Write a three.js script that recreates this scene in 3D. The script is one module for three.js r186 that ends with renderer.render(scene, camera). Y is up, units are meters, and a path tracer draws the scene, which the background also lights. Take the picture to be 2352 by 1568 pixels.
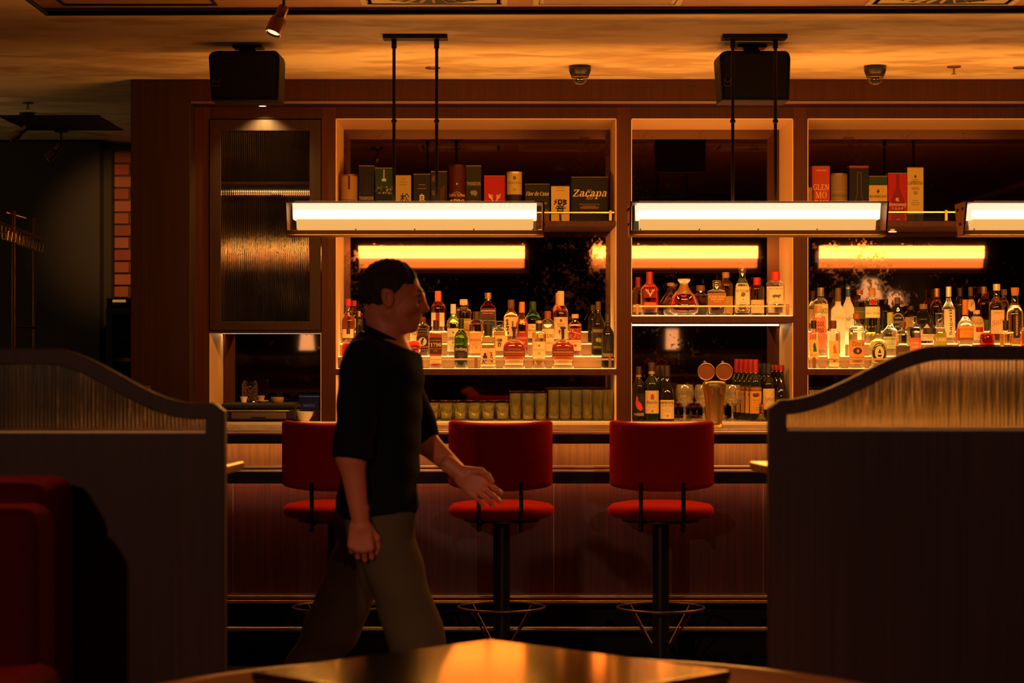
import * as THREE from 'three';
import { RoundedBoxGeometry } from 'three/addons/geometries/RoundedBoxGeometry.js';
import { mergeGeometries, toCreasedNormals } from 'three/addons/utils/BufferGeometryUtils.js';
import { RectAreaLightUniformsLib } from 'three/addons/lights/RectAreaLightUniformsLib.js';

// ---------- camera, exposure, light levels ----------
const scene = new THREE.Scene();
scene.background = new THREE.Color(0, 0, 0);
const CAM = 1.45, FPX = 5000, HX = 1145, HY = 806;            // eye height (m), focal length (px), vanishing point (px)
const camera = new THREE.PerspectiveCamera(2 * Math.atan(784 / FPX) * 180 / Math.PI, 2352 / 1568, 0.1, 60);
camera.position.set(0, CAM, 0);
camera.lookAt(0, CAM, -10);
camera.setViewOffset(2352, 1568, 1176 - HX, 784 - HY, 2352, 1568);
camera.focus = 11.2;
camera.userData.fStop = 4.2;
const renderer = new THREE.WebGLRenderer();
renderer.toneMapping = THREE.LinearToneMapping;
renderer.toneMappingExposure = 1.0;
renderer.shadowMap.enabled = true;
RectAreaLightUniformsLib.init();
const LC = [1, 0.37, 0.055];                                    // colour of the pendants' light
const L_FRONT = 62, L_BACK = 7, L_BACK_UP = 95, L_UP = 1.2, L_TREAD = 3.4, L_STRIP = 24, L_UNDER = 20, L_TABLE = 6, L_SPOT_A = 22, L_SPOT_B = 15;

// ---------- small tools ----------
const V3 = (x, y, z) => new THREE.Vector3(x, y, z);
const X = (px, d) => (px - HX) * d / FPX, Y = (py, d) => CAM - (py - HY) * d / FPX, S = (px, d) => px * d / FPX;
let seedState = 7;
const rnd = () => { seedState = (seedState * 1664525 + 1013904223) >>> 0; return seedState / 4294967296; };
const rr = (a, b) => a + (b - a) * rnd();
const used = {};
function numbered(n) { const k = used[n] = (used[n] ?? -1) + 1; return k ? `${n}_${String(k).padStart(3, '0')}` : n; }
function clean(g) {
  let q = g.index ? g.toNonIndexed() : g;
  for (const k of Object.keys(q.attributes)) if (!['position', 'normal', 'uv'].includes(k)) q.deleteAttribute(k);
  if (!q.attributes.uv) q.setAttribute('uv', new THREE.Float32BufferAttribute(new Float32Array(q.attributes.position.count * 2), 2));
  if (!q.attributes.normal) q.computeVertexNormals();
  return q;
}
function metricUV(g) {                                          // uv in metres, laid on by the way each face looks
  const p = g.attributes.position, uv = g.attributes.uv, a = V3(), b = V3(), c = V3();
  for (let i = 0; i < p.count; i += 3) {
    a.fromBufferAttribute(p, i); b.fromBufferAttribute(p, i + 1); c.fromBufferAttribute(p, i + 2);
    const n = b.clone().sub(a).cross(c.clone().sub(a)), ax = Math.abs(n.x), ay = Math.abs(n.y), az = Math.abs(n.z);
    [a, b, c].forEach((v, k) => { if (az >= ax && az >= ay) uv.setXY(i + k, v.x, v.y); else if (ax >= ay) uv.setXY(i + k, v.z, v.y); else uv.setXY(i + k, v.x, v.z); });
  }
}
function obj(name, geos, mat, parent = scene) {
  geos = (Array.isArray(geos) ? geos : [geos]).map(clean);
  const g = geos.length > 1 ? mergeGeometries(geos) : geos[0];
  if (mat.userData.metric) metricUV(g);
  const m = new THREE.Mesh(g, mat);
  m.name = parent === scene ? numbered(name) : name;
  m.castShadow = m.receiveShadow = true;
  parent.add(m);
  return m;
}
function tag(o, label, category, group) { o.userData.label = label; o.userData.category = category; if (group) o.userData.group = group; return o; }
function thing(name, label, category, pos = [0, 0, 0], turn = 0, group) {
  const o = new THREE.Group(); o.name = numbered(name); o.position.set(...pos); o.rotation.y = turn; scene.add(o);
  return tag(o, label, category, group);
}
function struct(name, geos, mat, parent = scene) { const m = obj(name, geos, mat, parent); if (parent === scene) m.userData.kind = 'structure'; return m; }
function copyOf(src, pos, label, group) {
  const c = src.clone(); c.name = numbered(src.name.replace(/_\d{3}$/, '')); c.position.set(...pos); scene.add(c);
  if (label) c.userData.label = label;
  if (group) c.userData.group = group;
  return c;
}
const bx = (x0, x1, y0, y1, z0, z1, r = 0) => {
  const w = Math.abs(x1 - x0), h = Math.abs(y1 - y0), d = Math.abs(z1 - z0);
  const g = r ? new RoundedBoxGeometry(w, h, d, 2, Math.min(r, w / 2.01, h / 2.01, d / 2.01)) : new THREE.BoxGeometry(w, h, d);
  return g.translate((x0 + x1) / 2, (y0 + y1) / 2, (z0 + z1) / 2);
};
const cyl = (r0, r1, h, x, y, z, seg = 20) => new THREE.CylinderGeometry(r1, r0, h, seg).translate(x, y + h / 2, z);   // stands on y
const bar = (a, b, r, seg = 10) => {
  const v = b.clone().sub(a), g = new THREE.CylinderGeometry(r, r, v.length(), seg);
  g.applyQuaternion(new THREE.Quaternion().setFromUnitVectors(V3(0, 1, 0), v.clone().normalize()));
  const m = a.clone().add(b).multiplyScalar(0.5);
  return g.translate(m.x, m.y, m.z);
};
const lathe = (pts, seg = 28) => new THREE.LatheGeometry(pts.map(([r, y]) => new THREE.Vector2(Math.max(r, 0.00001), y)), seg);
function extrudeX(pts, x0, x1) {                                // outline in (z, y), drawn along x
  const s = new THREE.Shape(pts.map(([z, y]) => new THREE.Vector2(z, y)));
  const g = new THREE.ExtrudeGeometry(s, { depth: Math.abs(x1 - x0), bevelEnabled: false });
  const m = new THREE.Matrix4().set(0, 0, 1, Math.min(x0, x1), 0, 1, 0, 0, 1, 0, 0, 0, 0, 0, 0, 1);
  g.applyMatrix4(m);
  const q = g.index ? g.toNonIndexed() : g, p = q.attributes.position;   // the swap of axes turns faces inside out: turn them back
  for (let i = 0; i < p.count; i += 3) for (let k = 0; k < 3; k++) { const t = p.array[i * 3 + 3 + k]; p.array[i * 3 + 3 + k] = p.array[i * 3 + 6 + k]; p.array[i * 3 + 6 + k] = t; }
  q.computeVertexNormals();
  return q;
}
function areaLight(name, color, power, w, h, pos, to) {
  const l = new THREE.RectAreaLight(new THREE.Color(...color), power, w, h);
  l.name = name; l.position.set(...pos); l.lookAt(...to); scene.add(l);
  return l;
}
// ---------- textures ----------
function hash2(x, y, s) { let h = (x * 374761393 + y * 668265263 + s * 974634) | 0; h = Math.imul(h ^ (h >>> 13), 1274126177); return ((h ^ (h >>> 16)) >>> 0) / 4294967296; }
function vnoise(u, v, px, py, s) {                              // tileable value noise: px, py cells per tile
  const x = u * px, y = v * py, ix = Math.floor(x), iy = Math.floor(y), fx = x - ix, fy = y - iy, sx = fx * fx * (3 - 2 * fx), sy = fy * fy * (3 - 2 * fy);
  const h = (a, b) => hash2(((a % px) + px) % px, ((b % py) + py) % py, s);
  return (h(ix, iy) * (1 - sx) + h(ix + 1, iy) * sx) * (1 - sy) + (h(ix, iy + 1) * (1 - sx) + h(ix + 1, iy + 1) * sx) * sy;
}
const fbm = (u, v, px, py, s, oct = 4) => { let a = 0, w = 0.5, t = 0; for (let i = 0; i < oct; i++) { a += w * vnoise(u, v, px << i, py << i, s + i); t += w; w *= 0.5; } return a / t; };
function dataTex(n, m, f, srgb, rx = 1, ry = 1) {
  const d = new Uint8Array(n * m * 4);
  for (let j = 0; j < m; j++) for (let i = 0; i < n; i++) { const c = f(i / n, j / m), k = (j * n + i) * 4; for (let q = 0; q < 3; q++) d[k + q] = Math.max(0, Math.min(255, c[q] * 255)); d[k + 3] = 255; }
  const t = new THREE.DataTexture(d, n, m, THREE.RGBAFormat);
  t.wrapS = t.wrapT = THREE.RepeatWrapping; t.magFilter = THREE.LinearFilter; t.minFilter = THREE.LinearMipmapLinearFilter; t.generateMipmaps = true;
  if (srgb) t.colorSpace = THREE.SRGBColorSpace;
  t.repeat.set(rx, ry); t.needsUpdate = true;
  return t;
}
const mix3 = (a, b, t) => a.map((v, i) => v + (b[i] - v) * t);
const clamp = (x, a = 0, b = 1) => Math.min(b, Math.max(a, x));
const woodTex = dataTex(512, 512, (u, v) => { const g = fbm(u + 0.02 * fbm(u, v, 4, 2, 5), v, 60, 2, 3, 3), w = vnoise(u, v, 160, 6, 9), b = fbm(u, v, 6, 2, 11, 2); return mix3([0.24, 0.105, 0.06], [0.38, 0.18, 0.10], clamp(0.55 * g + 0.25 * w + 0.3 * b)); }, true, 1 / 0.7, 1 / 1.4);
const panelTex = dataTex(512, 512, (u, v) => { const g = vnoise(u, v, 220, 3, 21), h = fbm(u, v, 90, 4, 23, 2), b = fbm(u, v, 10, 2, 27, 2); return mix3([0.20, 0.06, 0.045], [0.46, 0.17, 0.11], clamp(0.55 * g * g + 0.35 * h + 0.25 * b)); }, true, 1 / 0.55, 1 / 0.9);
const bandTex = dataTex(256, 256, (u, v) => { const g = vnoise(u, v, 110, 2, 81), h = fbm(u, v, 50, 3, 83, 2); return mix3([0.52, 0.33, 0.16], [0.74, 0.50, 0.26], clamp(0.6 * g + 0.5 * h)); }, true, 1 / 0.5, 1 / 0.6);
const ceilTex = dataTex(1024, 1024, (u, v) => {
  const w = 0.06 * (fbm(u, v, 5, 5, 31, 3) - 0.5);
  const a = fbm(u + w, v + w, 5, 10, 33, 4), b = fbm(u, v + w * 2, 9, 20, 37, 4), c = fbm(u + w, v, 4, 6, 41, 2), d = fbm(u, v, 30, 60, 43, 2);
  const dark = clamp((b * 0.55 + a * 0.6 + d * 0.15 - 0.62) * 5), mid = clamp((c - 0.38) * 2.6);
  return mix3(mix3([0.97, 0.88, 0.72], [0.88, 0.77, 0.58], mid), [0.74, 0.60, 0.42], dark * 0.7);
}, true, 1 / 2.6, 1 / 2.6);
const patina = (u, v) => { const n = fbm(u, v, 22, 22, 51, 4), big = fbm(u, v, 3, 3, 55, 3), sp = fbm(u, v, 110, 110, 57, 2); return 0.8 * clamp((n * 0.55 + big * 0.5 + sp * 0.55 - 0.93) * 4); };   // foxing of the old mirror
const mirTex = dataTex(1024, 1024, (u, v) => { const k = patina(u, v), s = fbm(u, v, 40, 40, 59, 3); return mix3([0.39, 0.28, 0.23], mix3([0.15, 0.08, 0.05], [0.30, 0.17, 0.11], s), k); }, true, 1 / 1.5, 1 / 1.5);
const mirRM = dataTex(1024, 1024, (u, v) => { const k = patina(u, v); return [0, 0.025 + 0.12 * k, 1 - 0.3 * k]; }, false, 1 / 1.5, 1 / 1.5);
const clothTex = dataTex(256, 256, (u, v) => { const g = 0.5 * vnoise(u, v, 128, 128, 61) + 0.5 * fbm(u, v, 8, 8, 63, 3); return [g, g, g]; }, false, 1 / 0.12, 1 / 0.12);
const plasterTex = dataTex(512, 512, (u, v) => { const g = 0.72 + 0.28 * fbm(u, v, 6, 6, 71, 5); return [g, g * 0.98, g * 0.95]; }, true, 1 / 1.7, 1 / 1.7);
// ---------- materials ----------
const std = (c, o = {}) => { const { metric, ...q } = o; const m = new THREE.MeshStandardMaterial({ color: Array.isArray(c) ? new THREE.Color(...c) : new THREE.Color(c), roughness: 0.6, ...q }); if (metric) m.userData.metric = true; return m; };
const phy = (c, o = {}) => { const { metric, ...q } = o; const m = new THREE.MeshPhysicalMaterial({ color: Array.isArray(c) ? new THREE.Color(...c) : new THREE.Color(c), roughness: 0.6, ...q }); if (metric) m.userData.metric = true; return m; };
const glow = (c, e) => std(c, { emissive: new THREE.Color(...e), roughness: 0.8 });
const M = {
  wood: phy([0.6, 0.55, 0.5], { map: woodTex, roughness: 0.55, specularIntensity: 0.35, metric: true }),
  darkWood: phy([0.42, 0.4, 0.42], { map: woodTex, roughness: 0.55, specularIntensity: 0.35, metric: true }),
  panel: std('#ffffff', { map: panelTex, bumpMap: panelTex, bumpScale: 0.0004, roughness: 0.42, metric: true }),
  band: std('#ffffff', { map: bandTex, roughness: 0.4, metric: true }),
  ceiling: std('#ffffff', { map: ceilTex, roughness: 0.55, metric: true }),
  counter: std([0.86, 0.68, 0.42], { roughness: 0.3, metalness: 0.3 }),
  lining: std([0.80, 0.52, 0.24], { roughness: 0.5 }),
  recess: std([0.62, 0.30, 0.14], { map: plasterTex, roughness: 0.6, metric: true }),
  wall: std([0.06, 0.05, 0.045], { map: plasterTex, roughness: 0.8, metric: true }),
  floor: std([0.05, 0.04, 0.036], { map: plasterTex, roughness: 0.35, metric: true }),
  mirror: std('#ffffff', { map: mirTex, roughnessMap: mirRM, metalnessMap: mirRM, roughness: 1, metalness: 1, metric: true }),
  brass: std([0.80, 0.50, 0.20], { metalness: 1, roughness: 0.32 }),
  bronze: std([0.30, 0.17, 0.08], { metalness: 1, roughness: 0.38 }),
  black: phy([0.016, 0.013, 0.012], { roughness: 0.5, specularIntensity: 0.3 }),
  blackMetal: std([0.035, 0.03, 0.03], { metalness: 0.7, roughness: 0.42 }),
  steel: std([0.45, 0.42, 0.40], { metalness: 1, roughness: 0.3 }),
  stone: std([0.05, 0.04, 0.035], { map: plasterTex, roughness: 0.22, metric: true }),
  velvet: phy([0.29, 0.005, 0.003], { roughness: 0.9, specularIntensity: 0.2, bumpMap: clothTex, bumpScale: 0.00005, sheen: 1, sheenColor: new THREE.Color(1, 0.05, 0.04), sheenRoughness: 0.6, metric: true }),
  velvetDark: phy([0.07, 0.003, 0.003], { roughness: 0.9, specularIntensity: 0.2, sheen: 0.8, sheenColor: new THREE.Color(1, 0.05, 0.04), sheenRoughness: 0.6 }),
  boothWood: phy([0.6, 0.85, 1.1], { map: woodTex, roughness: 0.55, specularIntensity: 0.4, metric: true }),
  screenWood: phy([0.32, 0.5, 0.75], { map: woodTex, roughness: 0.55, specularIntensity: 0.4, metric: true }),
  barTop: std([0.85, 0.58, 0.27], { metalness: 0.9, roughness: 0.26 }),
  leather: phy([0.74, 0.26, 0.07], { roughness: 0.34, bumpMap: clothTex, bumpScale: 0.00006, metric: true }),
  pane: phy('#ffffff', { roughness: 0.02, transmission: 1, thickness: 0, ior: 1.5 }),
  reeded: phy([0.97, 0.95, 0.9], { roughness: 0.09, transmission: 1, thickness: 0.006, ior: 1.5 }),
  reededSoft: phy([0.97, 0.95, 0.9], { roughness: 0.07, transmission: 1, thickness: 0.006, ior: 1.5 }),
  white: std([0.8, 0.76, 0.7], { roughness: 0.35 }),
};

// ---------- the room ----------
const HC = 2.9, D0 = 11.8, DM = 12.36;                           // ceiling height; depth of the back bar's face and of its mirrors
const wallT = 0.15;
struct('floor', bx(-5.2, 5.2, -0.1, 0, -15.6, 3.3), M.floor);
{
  // main ceiling with a shallow recess over the seating
  const s = new THREE.Shape([[-5.2, -3.3], [5.2, -3.3], [5.2, 15.6], [-5.2, 15.6]].map(([a, b]) => new THREE.Vector2(a, b)));
  const hole = new THREE.Path([[-1.96, -2.6], [4.6, -2.6], [4.6, 9.33], [-1.96, 9.42]].map(([a, b]) => new THREE.Vector2(a, b)));
  s.holes.push(hole);
  const g = new THREE.ExtrudeGeometry(s, { depth: 0.03, bevelEnabled: false }).rotateX(-Math.PI / 2).translate(0, HC, 0);
  const c = struct('ceiling', g, M.ceiling);
  struct('recess_panel', bx(-5.2, 5.2, HC + 0.03, HC + 0.13, -15.6, 3.3), M.recess, c);
  const e = 0.02, rim = (a, b) => bar(V3(a[0], HC + 0.011, -a[1]), V3(b[0], HC + 0.011, -b[1]), 0.011, 8);
  struct('trim', [rim([-1.96, 9.415], [4.6, 9.325]), rim([-1.955, 9.42], [-1.955, -2.6])], M.black, c);
  struct('trim', [bx(-1.86, -1.2, HC + 0.024, HC + 0.03, -9.3, -9.285), bx(-1.86, -1.845, HC + 0.024, HC + 0.03, -9.3, -8.6), bx(-1.215, -1.2, HC + 0.024, HC + 0.03, -9.3, -8.6)], M.black, c);
}
struct('wall_left', bx(-5.2, -5.2 + wallT, 0, HC, -15.6, 3.3), M.wall);
struct('wall_right', bx(5.02, 5.02 + wallT, 0, HC, -15.6, 3.3), M.wall);
struct('wall_rear', bx(-5.2, 5.2, 0, HC, 3.0, 3.0 + wallT), M.wall);
struct('wall_back', bx(-1.96, 4.9, 0, HC, -(DM + 0.2), -(DM + 0.1)), M.wall);

// ---------- back bar carcass ----------
const posts = [[440, 481], [738, 771], [1416, 1450], [1822, 1855], [2520, 2560]];
const bays = [[481, 738], [771, 1416], [1450, 1822], [1855, 2520]];
const nicheTop = Y(272, D0), backTop = 1.068;
let back;
{
  const xl = X(440, D0), xr = X(2560, D0);
  back = thing('back_bar', 'tall dark wood back bar with framed mirrored bays behind the counter', 'back bar');
  posts.forEach(([a, b], i) => obj('post', bx(X(a, D0), X(b, D0), i < 0 ? 0 : backTop, Y(237, D0), -DM - 0.06, -D0, 0.003), M.wood, back));
  bays.forEach(([a, b], i) => {
    const x0 = X(a, D0), x1 = X(b, D0), t = 0.004;
    if (i) obj('lining_board', bx(x0, x1, nicheTop - t, nicheTop, -DM, -D0 - 0.004), M.lining, back);
    for (const [p, q] of [[x0, x0 + t], [x1 - t, x1]]) obj('lining_board', bx(p, q, backTop, i ? nicheTop : Y(764, D0), -DM, -D0 - 0.004), M.lining, back);
  });
  obj('top_rail', bx(xl, xr, nicheTop, Y(237, D0), -DM - 0.06, -D0 - 0.002), M.darkWood, back);
  obj('fascia', bx(X(438, 11.61), xr, Y(237, 11.61), HC - 0.004, -DM - 0.06, -11.61), M.darkWood, back);
  obj('fascia_lip', bx(X(438, 11.6), xr, Y(237, 11.6) - 0.002, Y(232, 11.6), -11.63, -11.598), M.bronze, back);
  obj('counter_top', bx(xl, xr, backTop - 0.04, backTop, -DM, -D0 + 0.03, 0.004), M.counter, back);
  obj('base_cabinet', bx(xl, xr, 0.001, backTop - 0.04, -DM, -D0), M.darkWood, back);
  bays.forEach(([a, b], i) => obj('mirror', bx(X(a, D0), X(b, D0), backTop, nicheTop, -DM - 0.012, -DM), M.mirror, back).userData.label = 'old foxed mirror');
  // open shelf for the boxed bottles in the two wide bays
  for (const [i, a, b] of [[1, 771, 1416], [3, 1855, 2520]]) {
    obj('box_shelf', bx(X(a, D0), X(b, D0), Y(519, D0), Y(507, D0), -DM, -D0 - 0.004, 0.002), M.wood, back);
    obj('step_shelf', [bx(X(a, D0), X(b, D0), Y(855, D0), Y(847, D0), -DM, -D0 - 0.018), bx(X(a, D0), X(b, D0), Y(861, D0), Y(847, D0), -D0 - 0.018, -D0 - 0.002)], M.wood, back);
  }
  obj('bottle_shelf', bx(X(1450, D0), X(1822, D0), Y(741, D0), Y(726, D0), -DM, -D0 - 0.002, 0.002), M.wood, back);
}
{
  const g = thing('column', 'plain dark clad column at the end of the back bar', 'column');
  obj('cladding', bx(X(300, 11.61), X(437, 11.61), 0.001, HC - 0.003, -12.2, -11.61, 0.004), M.screenWood, g);
}
// glazed cupboard over the coffee counter
{
  const d = D0 - 0.012, g = thing('wall_cabinet', 'dark cupboard with a reeded glass door above the coffee counter', 'cabinet');
  const x0 = X(482, D0), x1 = X(737, D0), y0 = Y(764, D0), y1 = Y(275, D0);
  obj('bottom_board', bx(x0, x1, y0, y0 + 0.014, -DM + 0.004, -D0 + 0.001), M.screenWood, g);
  obj('shelf', bx(x0, x1, Y(429, D0 + 0.25), Y(423, D0 + 0.25), -DM + 0.004, -D0 - 0.06), M.wood, g);
  const door = obj('door', [bx(x0, X(507, d), y0 + 0.014, y1, -D0 - 0.012, -d, 0.002), bx(X(711, d), x1, y0 + 0.014, y1, -D0 - 0.012, -d, 0.002), bx(X(507, d), X(711, d), Y(300, d), y1, -D0 - 0.012, -d, 0.002), bx(X(507, d), X(711, d), y0 + 0.014, Y(738, d), -D0 - 0.012, -d, 0.002)], M.screenWood, g);
  obj('reeded_glass', reedPane(X(507, d), X(711, d), 48, () => Y(300, d), Y(738, d), -D0 - 0.003, 0.005, 0.0035), M.reededSoft, door);
}
function reedPane(x0, x1, n, top, y0, z, t, bulge) {             // flat behind, a row of convex flutes in front; closed solid
  const pos = [], K = 8, N = n * K, cols = [], hw = Math.abs(x1 - x0) / n / 2, R = (hw * hw + bulge * bulge) / (2 * bulge);
  for (let i = 0; i <= N; i++) {
    const f = (i % K) / K, x = x0 + (x1 - x0) * i / N, u = (2 * f - 1) * hw;
    cols.push([x, z + Math.sqrt(Math.max(0, R * R - u * u)) - (R - bulge), top(x)]);
  }
  const q = (a, b, c, d) => pos.push(...a, ...b, ...c, ...a, ...c, ...d);
  for (let i = 0; i < N; i++) {
    const [xa, za, ta] = cols[i], [xb, zb, tb] = cols[i + 1], zk = z - t;
    q([xa, y0, za], [xb, y0, zb], [xb, tb, zb], [xa, ta, za]);
    q([xb, y0, zk], [xa, y0, zk], [xa, ta, zk], [xb, tb, zk]);
    q([xa, ta, za], [xb, tb, zb], [xb, tb, zk], [xa, ta, zk]);
    q([xa, y0, zk], [xb, y0, zk], [xb, y0, zb], [xa, y0, za]);
  }
  q([x0, y0, z - t], [x0, y0, z], [x0, cols[0][2], z], [x0, cols[0][2], z - t]);
  q([x1, y0, z], [x1, y0, z - t], [x1, cols[N][2], z - t], [x1, cols[N][2], z]);
  const g = new THREE.BufferGeometry();
  g.setAttribute('position', new THREE.Float32BufferAttribute(pos, 3));
  g.computeVertexNormals();
  return toCreasedNormals(g, 0.9);
}

// ---------- lit stepped displays, light strips, rails ----------
const TREADS = [Y(846, D0), Y(846, D0) + 0.068, Y(846, D0) + 0.137, Y(846, D0) + 0.205];
const TZ = [-D0 - 0.01, -D0 - 0.135, -D0 - 0.255, -D0 - 0.375, -DM + 0.03];   // front edges of the four levels, then the back
const treadMat = glow([0.9, 0.85, 0.75], [1.3, 0.72, 0.25]), riserMat = std([0.24, 0.125, 0.045], { roughness: 0.75 });
function stepDisplay(a, b) {
  const x0 = X(a, D0) + 0.004, x1 = X(b, D0) - 0.004, w = x1 - x0, g = back;
  for (let k = 0; k < 4; k++) {
    obj('light_tread', bx(x0, x1, TREADS[k] - 0.006, TREADS[k], TZ[k + 1] + 0.001, TZ[k]), treadMat, g);
    if (k) obj('riser', bx(x0, x1, TREADS[k - 1], TREADS[k] - 0.006, TZ[k] - 0.006, TZ[k] - 0.002), riserMat, g);
    areaLight('tread_light', [1, 0.50, 0.13], L_TREAD, w - 0.02, TZ[k] - TZ[k + 1] - 0.01, [(x0 + x1) / 2, TREADS[k] + 0.0015, (TZ[k] + TZ[k + 1]) / 2], [(x0 + x1) / 2, 5, (TZ[k] + TZ[k + 1]) / 2]);
  }
}
stepDisplay(771, 1416);
stepDisplay(1855, 2520);
{
  const x0 = X(1450, D0) + 0.004, x1 = X(1822, D0) - 0.004, y = Y(726, D0), g = back;
  obj('light_tread', bx(x0, x1, y, y + 0.006, -DM + 0.03, -D0 - 0.01), glow([0.9, 0.8, 0.6], [0.9, 0.5, 0.2]), g);
  areaLight('tread_light', [1, 0.50, 0.13], L_TREAD * 0.5, x1 - x0 - 0.02, 0.48, [(x0 + x1) / 2, y + 0.0075, -D0 - 0.27], [(x0 + x1) / 2, 5, -D0 - 0.27]);
}
function ledStrip(name, x0, x1, y, z, label, e, L, dir, size = 0.014) {
  const t = obj(name, bx(x0, x1, y, y + 0.009, z - size / 2, z + size / 2, 0.002), glow([0.9, 0.85, 0.7], e));
  tag(t, label, 'light strip');
  areaLight('strip_light', [1, 0.5, 0.16], L, x1 - x0 - 0.01, size, [(x0 + x1) / 2, y - 0.003, z], [(x0 + x1) / 2 + dir[0], y - 0.003 + dir[1], z + dir[2]]);
}
ledStrip('led_strip', X(482, DM) + 0.075, X(738, D0) - 0.008, Y(766, 12.3), -DM + 0.05, 'glowing light strip under the cupboard above the coffee counter', [2.6, 1.9, 1.1], L_STRIP, [0, -1, 0.2]);
ledStrip('led_strip', X(507, D0), X(711, D0), Y(429, D0 + 0.25) - 0.0105, -DM + 0.05, 'dim light strip under the shelf inside the reeded glass cupboard', [1.2, 0.7, 0.2], L_STRIP * 1.2, [0, -1, -0.2]);
ledStrip('led_strip', X(1450, D0) + 0.008, X(1822, D0) - 0.012, Y(746, 12.3) - 0.005, -DM + 0.05, 'glowing light strip under the decanter shelf above the wine', [2.6, 1.9, 1.1], L_STRIP, [0, -1, 0.2]);
ledStrip('led_strip', X(771, D0) + 0.03, X(1416, D0) - 0.03, Y(855, D0) - 0.010, -D0 - 0.04, 'added light strip hidden behind the shelf lip above the glasses', [2, 1.2, 0.4], L_STRIP * 1.5, [0, -1, -0.2]);  // added strip, no visible fitting here; makes the glasses and counter glow
ledStrip('led_strip', X(1855, D0) + 0.03, X(2520, D0) - 0.03, Y(855, D0) - 0.010, -D0 - 0.04, 'added light strip hidden behind the shelf lip below the gin bottles', [2, 1.2, 0.4], L_STRIP * 1.8, [0, -1, -0.2]);  // added like the one under the whisky steps, brightens the space below
function guard(px0, px1, yTop, yBase, d, label, postPx) {        // brass rail on short posts with glass below
  const g = thing('gallery_rail', label, 'shelf rail'), z = -d;
  obj('rail', bx(X(px0, d), X(px1, d), Y(yTop + 2, d), Y(yTop - 2, d), z - 0.005, z + 0.005, 0.002), M.brass, g);
  for (const p of postPx) obj('post', bx(X(p, d) - 0.008, X(p, d) + 0.008, Y(yBase, d), Y(yTop - 5, d), z - 0.01, z + 0.008, 0.002), M.bronze, g);
  obj('glass', bx(X(px0 + 3, d), X(px1 - 3, d), Y(yBase - 1, d), Y(yTop + 2, d), z - 0.001, z + 0.001), M.pane, g);
}
guard(776, 1411, 825, 845, D0 + 0.006, 'brass gallery rail along the front of the whisky display', [780, 1093.5, 1401]);
guard(1861, 2512, 825, 845, D0 + 0.006, 'brass gallery rail along the front of the gin display', [1870, 2185, 2500]);
guard(1454, 1818, 703, 722.6, D0 + 0.006, 'brass gallery rail in front of the decanters', [1464, 1809]);
guard(776, 1411, 488, 507, D0 + 0.006, 'brass gallery rail along the shelf of boxed whiskies', [780, 1093, 1402]);
guard(1861, 2512, 487, 507, D0 + 0.006, 'brass gallery rail along the boxes beside the wall', [1870, 2173, 2500]);
for (const [x, l] of [[940, 'small round puck light under the box shelf above the person'], [1240, 'small round puck light under the box shelf above the angel-tall bottle'], [2050, 'small round puck light under the box shelf above the gin bottles']]) {
  const y = Y(519, D0) - 0.001, g = thing('puck_light', l.replace('angel-tall bottle', 'tallest whisky bottles'), 'light', [X(x, 12.1), y, -12.1]);
  obj('housing', cyl(0.03, 0.03, 0.012, 0, -0.012, 0), M.bronze, g);
  obj('lens', cyl(0.022, 0.022, 0.003, 0, -0.015, 0), glow([0.9, 0.8, 0.6], [2, 1.3, 0.6]), g);
}

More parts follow.
